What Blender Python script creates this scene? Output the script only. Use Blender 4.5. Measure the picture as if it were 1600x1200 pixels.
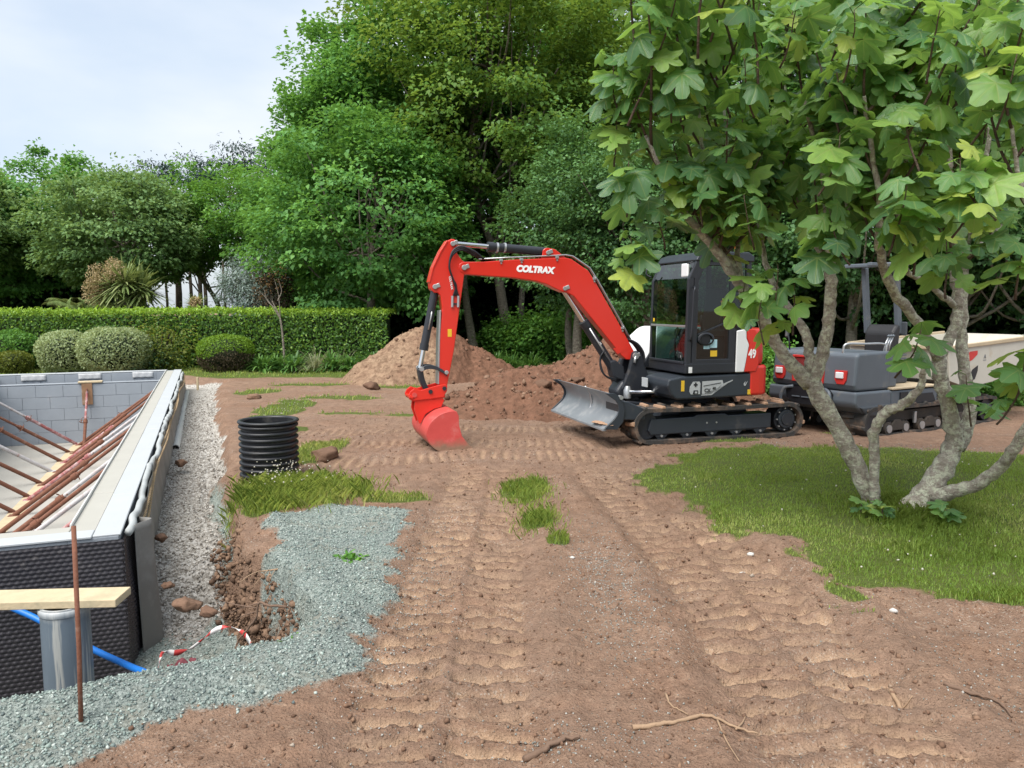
import bpy, bmesh, math, random
import numpy as np
from mathutils import Vector, Matrix
for o in list(bpy.data.objects): bpy.data.objects.remove(o, do_unlink=True)
scn = bpy.context.scene
COL = scn.collection
random.seed(7); RNG = np.random.default_rng(11)
R = math.radians
# ------------------------------------------------------------------ camera
HC, FP = 1.75, 1200.0                       # eye height (m), focal length in photo pixels (1600 wide)
PITCH = math.atan(122/1200.0)
cam = bpy.data.cameras.new('camera'); camo = bpy.data.objects.new('camera', cam); COL.objects.link(camo)
cam.sensor_width = 36; cam.lens = 36*FP/1600; cam.clip_start = .05; cam.clip_end = 2000
camo.location = (0, 0, HC); camo.rotation_euler = (R(90)-PITCH, 0, 0)
scn.camera = camo
# ------------------------------------------------------------------ sky and sun
SUN_EL, SUN_AZ = R(58), R(215)              # azimuth clockwise from +Y: behind and left of the viewer
w = bpy.data.worlds.new('World'); scn.world = w; w.use_nodes = True
nt = w.node_tree; N = nt.nodes; LK = nt.links
for n in list(N): N.remove(n)
wo = N.new('ShaderNodeOutputWorld'); bg = N.new('ShaderNodeBackground'); bg.inputs[1].default_value = .12
sky = N.new('ShaderNodeTexSky'); sky.sky_type = 'NISHITA'; sky.sun_disc = False
sky.sun_elevation = SUN_EL; sky.sun_rotation = SUN_AZ; sky.dust_density = 2.0; sky.air_density = 1.0
tc = N.new('ShaderNodeTexCoord'); mp = N.new('ShaderNodeMapping'); mp.inputs['Scale'].default_value = (1, 1, 2.6)
LK.new(tc.outputs['Generated'], mp.inputs[0])
nz = N.new('ShaderNodeTexNoise'); nz.inputs['Scale'].default_value = 1.7; nz.inputs['Detail'].default_value = 6; nz.inputs['Roughness'].default_value = .5
LK.new(mp.outputs[0], nz.inputs[0])
cr = N.new('ShaderNodeValToRGB'); cr.color_ramp.elements[0].position = .3; cr.color_ramp.elements[1].position = .66
cr.color_ramp.elements[0].color = (.5, .5, .5, 1); cr.color_ramp.elements[1].color = (1, 1, 1, 1)
LK.new(nz.outputs[0], cr.inputs[0])
nz2 = N.new('ShaderNodeTexNoise'); nz2.inputs['Scale'].default_value = 2.3; nz2.inputs['Detail'].default_value = 5
LK.new(mp.outputs[0], nz2.inputs[0])
cc = N.new('ShaderNodeValToRGB'); cc.color_ramp.elements[0].position = .34; cc.color_ramp.elements[1].position = .68
cc.color_ramp.elements[0].color = (3.2, 3.75, 4.45, 1); cc.color_ramp.elements[1].color = (4.6, 4.8, 5.0, 1)
LK.new(nz2.outputs[0], cc.inputs[0])
mx = N.new('ShaderNodeMix'); mx.data_type = 'RGBA'
LK.new(cr.outputs[0], mx.inputs[0]); LK.new(sky.outputs[0], mx.inputs[6]); LK.new(cc.outputs[0], mx.inputs[7])
LK.new(mx.outputs[2], bg.inputs[0]); LK.new(bg.outputs[0], wo.inputs[0])
sl = bpy.data.lights.new('sun', 'SUN'); sl.energy = 3.1; sl.angle = R(48); sl.color = (1, .96, .9)
so = bpy.data.objects.new('sun', sl); COL.objects.link(so)
sd = Vector((math.sin(SUN_AZ)*math.cos(SUN_EL), math.cos(SUN_AZ)*math.cos(SUN_EL), math.sin(SUN_EL)))
so.rotation_euler = sd.to_track_quat('Z', 'Y').to_euler(); so.location = (0, 0, 40)
vs = scn.view_settings; vs.view_transform = 'Standard'; vs.look = 'None'; vs.exposure = 0.88; vs.gamma = 1; vs.use_curve_mapping = False
# ------------------------------------------------------------------ helpers
_cp, _sp = math.cos(PITCH), math.sin(PITCH)
def ray(px, py):
    x = (px-800)/FP; y = (600-py)/FP
    return np.array([x, _cp+y*_sp, -_sp+y*_cp])
def gz(px, py, z=0.0):                       # the point at height z seen at photo pixel px, py
    d = ray(px, py); t = (z-HC)/d[2]; return np.array([0, 0, HC])+d*t
def gy(px, py, Y):                           # the point at depth Y seen at photo pixel px, py
    d = ray(px, py); return np.array([0, 0, HC])+d*(Y/d[1])
def empty(name, loc=(0, 0, 0), rz=0.0):
    o = bpy.data.objects.new(name, None); COL.objects.link(o); o.location = loc; o.rotation_euler = (0, 0, rz); o.empty_display_size = .2
    return o
def tag(o, label=None, cat=None, group=None, kind=None):
    if label: o['label'] = label
    if cat: o['category'] = cat
    if group: o['group'] = group
    if kind: o['kind'] = kind
    return o
def raw_mesh(name, V, F, smooth=False):
    """V (n,3) array, F (m,k) array (all the same size)"""
    V = np.asarray(V, np.float32); F = np.asarray(F, np.int32); m, k = F.shape
    me = bpy.data.meshes.new(name)
    me.vertices.add(len(V)); me.vertices.foreach_set('co', V.ravel())
    me.loops.add(m*k); me.loops.foreach_set('vertex_index', F.ravel())
    me.polygons.add(m); me.polygons.foreach_set('loop_start', np.arange(0, m*k, k, dtype=np.int32))
    if smooth: me.polygons.foreach_set('use_smooth', np.ones(m, bool))
    me.update(calc_edges=True)
    return me
def mobj(name, me, mat=None, parent=None):
    o = bpy.data.objects.new(name, me); COL.objects.link(o)
    if mat is not None and not me.materials: me.materials.append(mat)
    if parent is not None: o.parent = parent
    return o
class MB:
    """collects simple shapes into one mesh"""
    def __init__(s): s.v = []; s.f = []
    def add(s, vs, fs):
        b = len(s.v); s.v += [tuple(map(float, p)) for p in vs]; s.f += [tuple(b+i for i in f) for f in fs]; return s
    def box(s, c, d, M=None):
        x, y, z = d[0]/2, d[1]/2, d[2]/2
        vs = [Vector((sx*x, sy*y, sz*z)) for sx in (-1, 1) for sy in (-1, 1) for sz in (-1, 1)]
        if M is not None: vs = [M @ p for p in vs]
        vs = [p+Vector(c) for p in vs]
        return s.add(vs, [(0, 1, 3, 2), (4, 6, 7, 5), (0, 4, 5, 1), (2, 3, 7, 6), (0, 2, 6, 4), (1, 5, 7, 3)])
    def hexa(s, p8):                          # bottom 4 then top 4, counter-clockwise from above
        return s.add(p8, [(3, 2, 1, 0), (4, 5, 6, 7), (0, 1, 5, 4), (1, 2, 6, 5), (2, 3, 7, 6), (3, 0, 4, 7)])
    def prism(s, prof, a0, a1, axis='y'):     # prof = 2-D outline; extruded along the axis
        def pt(p, a):
            return (p[0], a, p[1]) if axis == 'y' else (a, p[0], p[1]) if axis == 'x' else (p[0], p[1], a)
        ar = sum(prof[i][0]*prof[(i+1) % len(prof)][1]-prof[(i+1) % len(prof)][0]*prof[i][1] for i in range(len(prof)))
        pr = list(prof) if ar > 0 else list(prof)[::-1]
        if axis == 'y': pr = pr[::-1]
        lo, hi = min(a0, a1), max(a0, a1); n = len(pr)
        vs = [pt(p, lo) for p in pr]+[pt(p, hi) for p in pr]
        fs = [tuple(range(n))[::-1], tuple(range(n, 2*n))]+[(i, (i+1) % n, n+(i+1) % n, n+i) for i in range(n)]
        return s.add(vs, fs)
    def tube(s, pts, r, n=8, caps=True):
        P = [Vector(p) for p in pts]; m = len(P)
        rs = r if isinstance(r, (list, tuple)) else [r]*m
        t0 = (P[1]-P[0]).normalized(); up = Vector((0, 0, 1)) if abs(t0.z) < .9 else Vector((1, 0, 0))
        a = t0.cross(up).normalized(); vs = []
        for i in range(m):
            t = (P[min(i+1, m-1)]-P[max(i-1, 0)]).normalized()
            a = (a-t*a.dot(t)).normalized(); b = t.cross(a)
            for k in range(n):
                q = 2*math.pi*k/n; vs.append(P[i]+(a*math.cos(q)+b*math.sin(q))*rs[i])
        fs = [(i*n+k, i*n+(k+1) % n, (i+1)*n+(k+1) % n, (i+1)*n+k) for i in range(m-1) for k in range(n)]
        if caps: fs += [tuple(range(n))[::-1], tuple(range((m-1)*n, m*n))]
        return s.add(vs, fs)
    def lathe(s, prof, n=32, c=(0, 0, 0), axis='z', close=False):
        m = len(prof); vs = []
        for (r, h) in prof:
            for k in range(n):
                q = 2*math.pi*k/n; x, y = r*math.cos(q), r*math.sin(q)
                p = (x, y, h) if axis == 'z' else (x, h, y) if axis == 'y' else (h, x, y)
                vs.append((p[0]+c[0], p[1]+c[1], p[2]+c[2]))
        fl = axis == 'y'
        fs = []
        for i in range(m if close else m-1):
            for k in range(n):
                j = (i+1) % m; q = (i*n+k, i*n+(k+1) % n, j*n+(k+1) % n, j*n+k); fs.append(q[::-1] if fl else q)
        return s.add(vs, fs)
    def build(s, name, mat=None, parent=None, smooth=False, bevel=0.0, seg=2, autos=None):
        me = bpy.data.meshes.new(name); me.from_pydata(s.v, [], s.f); me.update()
        if smooth: me.polygons.foreach_set('use_smooth', [True]*len(me.polygons))
        if autos is not None:
            bm = bmesh.new(); bm.from_mesh(me); bmesh.ops.remove_doubles(bm, verts=bm.verts, dist=1e-5)
            for e in bm.edges:
                e.smooth = len(e.link_faces) == 2 and e.calc_face_angle(0) < autos
            for f in bm.faces: f.smooth = True
            bm.to_mesh(me); bm.free()
        o = mobj(name, me, mat, parent)
        if bevel:
            b = o.modifiers.new('bevel', 'BEVEL'); b.width = bevel; b.segments = seg; b.limit_method = 'ANGLE'; b.angle_limit = R(35); b.harden_normals = False
        return o
def copy_tree(o, parent=None):
    c = o.copy(); COL.objects.link(c); c.parent = parent
    for ch in list(o.children): copy_tree(ch, c)
    return c
def catmull(pts, k=6):
    P = [np.array(p, float) for p in pts]; P = [2*P[0]-P[1]]+P+[2*P[-1]-P[-2]]; out = []
    for i in range(1, len(P)-2):
        for j in range(k):
            t = j/k
            out.append(.5*((2*P[i])+(-P[i-1]+P[i+1])*t+(2*P[i-1]-5*P[i]+4*P[i+1]-P[i+2])*t*t+(-P[i-1]+3*P[i]-3*P[i+1]+P[i+2])*t**3))
    out.append(P[-2]); return out
# ---- value noise (numpy) for terrain shapes
_perm = np.random.default_rng(3).random((256, 256))
def vnoise(x, y):
    x = np.asarray(x, float); y = np.asarray(y, float)
    xi = np.floor(x).astype(int); yi = np.floor(y).astype(int); fx = x-xi; fy = y-yi
    fx = fx*fx*(3-2*fx); fy = fy*fy*(3-2*fy)
    g = lambda a, b: _perm[a % 256, b % 256]
    return (g(xi, yi)*(1-fx)+g(xi+1, yi)*fx)*(1-fy)+(g(xi, yi+1)*(1-fx)+g(xi+1, yi+1)*fx)*fy
def fbm(x, y, o=4, g=.5):
    s = 0; a = 1; t = 0
    for i in range(o):
        s = s+a*vnoise(x*2**i+17.3*i, y*2**i+5.1*i); t += a; a *= g
    return s/t-.5
def sdf(poly, X, Y):                          # signed distance to a polygon, positive inside
    P = np.array(poly, float)[:, :2]; d = np.full(X.shape, 1e9); ins = np.zeros(X.shape, bool)
    for i in range(len(P)):
        a, b = P[i], P[(i+1) % len(P)]; e = b-a; wx, wy = X-a[0], Y-a[1]
        t = np.clip((wx*e[0]+wy*e[1])/(e@e), 0, 1); d = np.minimum(d, (wx-e[0]*t)**2+(wy-e[1]*t)**2)
        c1 = (a[1] <= Y) != (b[1] <= Y)
        ins ^= c1 & (X < a[0]+(Y-a[1])/(e[1] if e[1] else 1e-9)*e[0])
    d = np.sqrt(d); return np.where(ins, d, -d)
def sstep(a, b, x):
    t = np.clip((x-a)/(b-a), 0, 1); return t*t*(3-2*t)
# ------------------------------------------------------------------ materials
class NT:
    def __init__(s, name):
        s.m = bpy.data.materials.new(name); s.m.use_nodes = True; s.t = s.m.node_tree
        for n in list(s.t.nodes): s.t.nodes.remove(n)
        s.out = s.n('ShaderNodeOutputMaterial')
    def n(s, ty, **kw):
        x = s.t.nodes.new(ty)
        for k, v in kw.items(): setattr(x, k, v)
        return x
    def l(s, a, b): s.t.links.new(a, b)
    def val(s, i, v):
        if hasattr(v, 'is_linked') or hasattr(v, 'links'): s.l(v, i)
        elif isinstance(v, (tuple, list)) and len(v) == 3 and i.type == 'RGBA': i.default_value = (*v, 1)
        else: i.default_value = v
    def co(s, kind='Object'): return s.n('ShaderNodeTexCoord').outputs[kind]
    def noise(s, sc, det=4, rough=.55, co=None, dist=0):
        x = s.n('ShaderNodeTexNoise'); x.inputs['Scale'].default_value = sc; x.inputs['Detail'].default_value = det
        x.inputs['Roughness'].default_value = rough; x.inputs['Distortion'].default_value = dist
        s.l(co if co is not None else s.co(), x.inputs[0]); return x.outputs[0]
    def voro(s, sc, co=None, feat='F1', out='Distance'):
        x = s.n('ShaderNodeTexVoronoi', feature=feat); x.inputs['Scale'].default_value = sc
        s.l(co if co is not None else s.co(), x.inputs[0]); return x.outputs[out]
    def ramp(s, v, *st):
        x = s.n('ShaderNodeValToRGB'); e = x.color_ramp.elements
        while len(e) < len(st): e.new(.5)
        for k, (p, c) in enumerate(st):
            e[k].position = p; e[k].color = (*c, 1) if isinstance(c, (tuple, list)) else (c, c, c, 1)
        s.l(v, x.inputs[0]); return x.outputs[0]
    def mix(s, f, a, b, mode='MIX'):
        x = s.n('ShaderNodeMix', data_type='RGBA', blend_type=mode)
        s.val(x.inputs[0], f); s.val(x.inputs[6], a); s.val(x.inputs[7], b); return x.outputs[2]
    def math(s, op, a, b=0.0, c=None):
        x = s.n('ShaderNodeMath', operation=op); s.val(x.inputs[0], a); s.val(x.inputs[1], b)
        if c is not None: s.val(x.inputs[2], c)
        return x.outputs[0]
    def bump(s, h, st=.3, d=.02, prev=None):
        x = s.n('ShaderNodeBump'); x.inputs['Strength'].default_value = st; x.inputs['Distance'].default_value = d
        s.l(h, x.inputs['Height'])
        if prev is not None: s.l(prev, x.inputs['Normal'])
        return x.outputs[0]
    def attr(s, name, out='Color'):
        return s.n('ShaderNodeAttribute', attribute_name=name).outputs[out]
    def bsdf(s, col, rough=.6, metal=0.0, normal=None, spec=.5, coat=0.0, trans=0.0, ior=1.45, alpha=None):
        b = s.n('ShaderNodeBsdfPrincipled'); s.val(b.inputs['Base Color'], col); s.val(b.inputs['Roughness'], rough); s.val(b.inputs['Metallic'], metal)
        b.inputs['Specular IOR Level'].default_value = spec; b.inputs['Coat Weight'].default_value = coat; b.inputs['Coat Roughness'].default_value = .12
        b.inputs['Transmission Weight'].default_value = trans; b.inputs['IOR'].default_value = ior
        if normal is not None: s.l(normal, b.inputs['Normal'])
        return b.outputs[0]
    def end(s, sh): s.l(sh, s.out.inputs[0]); return s.m
def pm(name, col, rough=.55, metal=0.0, var=.2, sc=6, bump=.0, bsc=60, dirt=None, damt=.45, dsc=3, coat=0.0, spec=.5, bd=.01):
    t = NT(name); n1 = t.noise(sc, 5)
    c = t.mix(n1, tuple(v*(1-var) for v in col), tuple(min(1, v*(1+var)) for v in col))
    r = rough
    if dirt is not None:
        d = t.ramp(t.noise(dsc, 8, .7), (damt, 0), (min(1, damt+.22), 1)); c = t.mix(d, c, dirt)
        r = t.math('MULTIPLY_ADD', d, .35, rough)
    nm = t.bump(t.noise(bsc, 4), bump, bd) if bump else None
    return t.end(t.bsdf(c, r, metal, nm, spec, coat))
def leafmat(name, c1, c2, c3, rough=.45, trans=.35, spec=.45, hue=None):
    """per-leaf colour from the 'rnd' attribute, light passing through the blade"""
    t = NT(name); a = t.attr('rnd', 'Fac')
    c = t.ramp(a, (0.0, c1), (.5, c2), (1.0, c3))
    c = t.mix(t.ramp(t.noise(.5, 3), (.35, 0), (.7, .5)), c, tuple(v*.72 for v in c2))
    p = t.bsdf(c, rough, 0, None, spec)
    tr = t.n('ShaderNodeBsdfTranslucent'); t.l(t.mix(.5, c, (c3[0]*1.5, c3[1]*1.45, c3[2]*.8)), tr.inputs[0])
    ms = t.n('ShaderNodeMixShader'); ms.inputs[0].default_value = trans; t.l(p, ms.inputs[1]); t.l(tr.outputs[0], ms.inputs[2])
    return t.end(ms.outputs[0])
def set_attr(me, name, vals, dom='POINT', ty='FLOAT'):
    a = me.attributes.new(name, ty, dom); a.data.foreach_set('value' if ty == 'FLOAT' else 'color', np.asarray(vals, np.float32).ravel())
# ================================================================== ground
PA = np.array([-2.52, 4.80])                  # near right outer corner of the pool
PU = np.array([-.369, .929]); PU /= np.linalg.norm(PU); PV = np.array([-PU[1], PU[0]])   # along the pool, across it to the left
PLEN, PW, WT, RIM, FLOORZ = 13.75, 3.88, .29, .30, -1.15
def pw(u, v, z=0.0):
    p = PA+PU*u+PV*v; return (float(p[0]), float(p[1]), float(z))
def puv(X, Y):
    return (X-PA[0])*PU[0]+(Y-PA[1])*PU[1], (X-PA[0])*PV[0]+(Y-PA[1])*PV[1]
PIT = [(-6, 2.55), (-3.2, 3.0), (-2.23, 3.19), (-2.06, 3.24), (-1.67, 3.42), (-1.47, 3.58), (-1.2, 3.74), (-1.1, 3.97), (-1.12, 4.18), (-1.34, 4.52),
       (-1.5, 4.85), (-1.71, 5.23), (-1.94, 5.45), (-2.34, 6.41), (-2.87, 7.77), (-3.63, 9.83), (-4.6, 12.16), (-6.2, 16.3), (-6.75, 18.1), (-7.6, 18.3),
       (-13.2, 16.2), (-9.5, 5.5)]
LAWN = [(1.22, 7.77), (1.93, 8.77), (3.01, 9.3), (3.9, 9.2), (5.0, 8.9), (7, 8.6), (14, 8), (14, 4.6), (4.2, 4.25), (2.98, 4.32), (2.67, 4.41), (2.3, 4.5), (2.0, 4.37),
        (1.92, 4.85), (1.89, 5.53), (1.6, 5.85), (1.4, 6.85)]
GREENP = [(-1.97, 6.2), (-1.58, 6.55), (-0.95, 6.35), (-0.74, 4.85), (-0.7, 4.05), (-0.78, 3.5), (-1.05, 3.2), (-1.4, 3.0), (-1.66, 2.76), (-2.3, 2.45), (-6, 2.0),
          (-6, 2.9), (-2.2, 3.4), (-1.4, 3.9), (-1.45, 4.6), (-1.8, 5.4)]
FARGRASS = [(-30, 17.3), (-9, 19.2), (-7.6, 18.9), (-4.2, 18.7), (-3.2, 18.6), (-2.4, 19.6), (1.5, 18.6), (3.2, 16.5), (5.4, 13.6), (9, 13.0), (30, 14), (30, 60), (-60, 60), (-60, 17)]
PATCHES = [((-2.15, 7.35), .55, .45), ((-1.75, 7.0), .5, .28), ((-2.15, 6.6), .25, .4), ((-2.4, 9.0), .42, 1.0), ((-3.9, 12.9), .5, 1.5), ((-1.0, 6.75), .35, .15), ((.12, 7.0), .26, .55),
           ((.22, 6.0), .16, .3), ((-5.2, 15.6), .5, 1.0), ((.35, 5.55), .1, .14), ((4.6, 10.3), .5, .16), ((2.6, 9.75), .6, .12), ((-3.1, 10.8), .25, .5), ((-2.7, 12.6), .7, .12), ((5.3, 8.2), .5, .5), ((-3.2, 14.6), 1.1, .35), ((-2.4, 16.6), 1.0, .35), ((-4.7, 17.3), 1.2, .4), ((-1.6, 12.4), .8, .16), ((-3.6, 11.4), .4, .5)]
def rutpath(X, Y, cx, wd):                    # cx(y) centre line, returns across, along
    return (X-cx)/wd, Y
def lugs(X, Y, cx, half, pitch, ph):
    a = (X-cx)/half
    wob = fbm(X*2.3+7, Y*2.3, 3)*.17+fbm(X*9+2, Y*9, 3)*.03
    col = np.where(a < 0, 0.0, .5)
    s = (Y+wob+np.abs(a)*.05)/pitch+col+ph
    tri = np.abs((s % 1)-.5)*2+fbm(X*13+1, Y*13, 3, .6)*.25
    pad = sstep(.44, .62, tri)
    gap = sstep(.03, .12, np.abs(a))*(1-sstep(.86, 1.02, np.abs(a)))
    return pad*gap, 1-sstep(.95, 1.3, np.abs(a))
def cx_left(Y): return -.30+.02*np.sin(Y*1.1)+.03*(Y-5)*0
def cx_right(Y): return 1.42-.085*np.clip(Y-4.6, 0, 6)**1.15+.02*np.sin(Y*1.3)
def surface(X, Y):
    """height and the material masks (grass, green chippings, white gravel, pressed pads)"""
    X = np.asarray(X, float); Y = np.asarray(Y, float)
    h = fbm(X*.35, Y*.35, 3)*.10*sstep(2, 7, np.hypot(X, Y-2))+fbm(X*1.7, Y*1.7, 4)*.05
    crumb = fbm(X*9, Y*9, 4, .6); fine = fbm(X*26, Y*26, 3, .6)
    pit = sdf(PIT, X+fbm(X*2.1+3, Y*2.1, 4)*.22, Y+fbm(X*2.4+40, Y*2.4, 4)*.22)
    lawn = sdf(LAWN, X, Y)+fbm(X*1.6, Y*1.6, 4)*.7
    far = sdf(FARGRASS, X, Y)+fbm(X*.7+9, Y*.7, 4)*1.6
    grass = np.maximum(sstep(-.14, .24, lawn+.5*fbm(X*7, Y*7, 3)), sstep(-.2, .4, far))
    for (c, rx, ry) in PATCHES:
        q = 1-np.hypot((X-c[0])/rx, (Y-c[1])/ry)+fbm(X*3.1+c[0], Y*3.1+c[1], 4)*1.0
        grass = np.maximum(grass, sstep(.05, .45, q))
    green = sstep(-.10, .20, sdf(GREENP, X, Y)+fbm(X*2.2+11, Y*2.2, 4)*.42+fbm(X*9+1, Y*9, 3)*.22)
    soil = 1-np.maximum(grass, green)
    # track prints left by the excavator
    pads = np.zeros_like(h); inside = np.zeros_like(h)
    fade_n = sstep(2.2, 3.0, Y)*(1-sstep(7.2, 8.6, Y))
    brk = sstep(-.16, .04, fbm(X*1.3+50, Y*.9, 3)+.10)
    for cx, half, ph in ((cx_left(Y), .40, .1), (cx_right(Y), .42, .37)):
        p, ins = lugs(X, Y, cx, half, .145, ph); p = p*fade_n*brk*(.35+.65*sstep(-.2, .12, fbm(X*4+3, Y*4, 3)))
        pads = np.maximum(pads, p); inside = np.maximum(inside, ins*fade_n)
    # older prints crossing in front of the bucket
    wx = np.sin(X*.8+1)*.35
    for k, (y0, hw) in enumerate(((9.6, .34), (10.7, .3), (8.5, .3))):
        a = (Y-y0-wx*(.5+.3*k)+.10*X)/hw
        s = X/.125+.5*np.sign(a)+fbm(X*2, Y*2, 2)*.9
        p = sstep(.35, .75, np.abs((s % 1)-.5)*2)*(1-sstep(.8, 1.05, np.abs(a)))*sstep(-4.2, -2.4, X)*(1-sstep(.4, 2.2, X))
        pads = np.maximum(pads, p*.4)
    rid = .5-np.abs(fbm(X*5.5+31, Y*5.5, 4, .6))*2.2
    ruf = soil*(.030*crumb+.018*fine+.016*rid)*(1+inside*.55)
    pads = pads*np.clip(.9+1.0*fbm(X*3.3+8, Y*3.3, 3), .25, 1.2)
    h = h+ruf*(1-.75*np.clip(pads, 0, 1))+soil*(-.03*inside-.058*pads)
    ridge = np.exp(-((X-cx_left(Y)-.58)/.11)**2)+np.exp(-((X-cx_right(Y)+.60)/.10)**2)*.8+np.exp(-((X-cx_right(Y)-.62)/.14)**2)
    h += soil*ridge*fade_n*(.022+.07*np.clip(fbm(X*6+2, Y*6, 4), -.1, 1))
    rim = np.exp(-((lawn+.12)/.16)**2)*(Y < 9.5)
    h += rim*(.02+.08*np.clip(crumb, -.2, 1))*(1-grass)
    h += grass*(.02+.018*fbm(X*5, Y*5, 3))
    h += green*(.035+.02*fbm(X*4, Y*4, 3)+.012*fine)
    # berm of chippings along the lip of the pit
    h += green*.05*np.exp(-((pit+.16)/.16)**2)
    # the excavation round the pool
    u, v = puv(X, Y)
    bed = -.27+.10*sstep(1, 10, u)
    bed = np.where(u < 1.9, bed*sstep(-.1, 1.9, u)+(-.62)*(1-sstep(-.1, 1.9, u)), bed)
    bed = np.where(v > -.02, np.where(u < .4, -.95, bed), bed)
    bed = bed-.30*sstep(.15, -.35, u)*sstep(-.75, -.1, v)
    cut = sstep(-.01, .16, pit)
    slope = sstep(-.02, .4, pit)*.22+sstep(-.01, .06, pit)*.78
    pitty = sstep(2.6, 1.2, u)
    k = cut*(1-pitty)+slope*pitty
    hb = bed+.012*crumb+.006*fine
    dig = k*1.0
    rough_cut = cut*(1-sstep(.2, .5, pit))
    h = h*(1-dig)+hb*dig+rough_cut*(.18*crumb+.08*fine)
    wn = fbm(X*2.7, Y*2.7, 4)
    white = cut*sstep(.04, .14, pit+.14*wn)*sstep(.15, .6, u+wn*.6)
    edgegreen = sstep(.0, .22, .30-pit+.22*wn)*sstep(4.6, 3.0, u)*sstep(.4, 1.0, u)
    white = white*(1-edgegreen*.95)
    gp = cut*(1-white)*sstep(.13, .2, pit+.16*wn)
    gp = np.maximum(gp, edgegreen*cut*.9)
    grass = grass*(1-sstep(-.04, .08, pit))
    green = np.maximum(green*(1-cut), gp)
    grass = grass*(1-green*.9)
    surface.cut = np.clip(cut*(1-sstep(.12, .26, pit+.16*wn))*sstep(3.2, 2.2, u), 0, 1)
    return h, np.clip(grass, 0, 1), np.clip(green, 0, 1), np.clip(white, 0, 1), np.clip(pads, 0, 1)
def axis(lo, hi, d, ratio, far):
    m = list(np.arange(lo, hi+1e-6, d)); a = []; x = hi; s = d
    while x < far: s *= ratio; x += s; a.append(x)
    b = []; x = lo; s = d
    while x > -far: s *= ratio; x -= s; b.append(x)
    return np.array(b[::-1]+m+a)
gx = axis(-3.4, 3.6, .022, 1.042, 350)
ys = [2.1]
while ys[-1] < 32: ys.append(ys[-1]+.0062*ys[-1])
st = .2
while ys[-1] < 500: st *= 1.12; ys.append(ys[-1]+st)
st = .03; yb = []; y0 = 2.1
while y0 > -120: st *= 1.35; y0 -= st; yb.append(y0)
gyv = np.array(yb[::-1]+ys)
GX, GY = np.meshgrid(gx, gyv)
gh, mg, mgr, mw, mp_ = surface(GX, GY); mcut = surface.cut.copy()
nxx, nyy = len(gx), len(gyv)
idx = np.arange(nxx*nyy).reshape(nyy, nxx)
quads = np.stack([idx[:-1, :-1], idx[:-1, 1:], idx[1:, 1:], idx[1:, :-1]], -1).reshape(-1, 4)
cu, cv = puv(GX, GY)
inpool = (cu > .12) & (cu < PLEN-.12) & (cv > .12) & (cv < PW-.02+.18)
keep = ~inpool.ravel()[quads].any(1)
gme = raw_mesh('ground', np.stack([GX, GY, gh], -1).reshape(-1, 3), quads[keep], True)
set_attr(gme, 'mask', np.stack([mg, mgr, mw, mp_], -1).reshape(-1, 4), 'POINT', 'FLOAT_COLOR')
set_attr(gme, 'cut', mcut.ravel())
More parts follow.
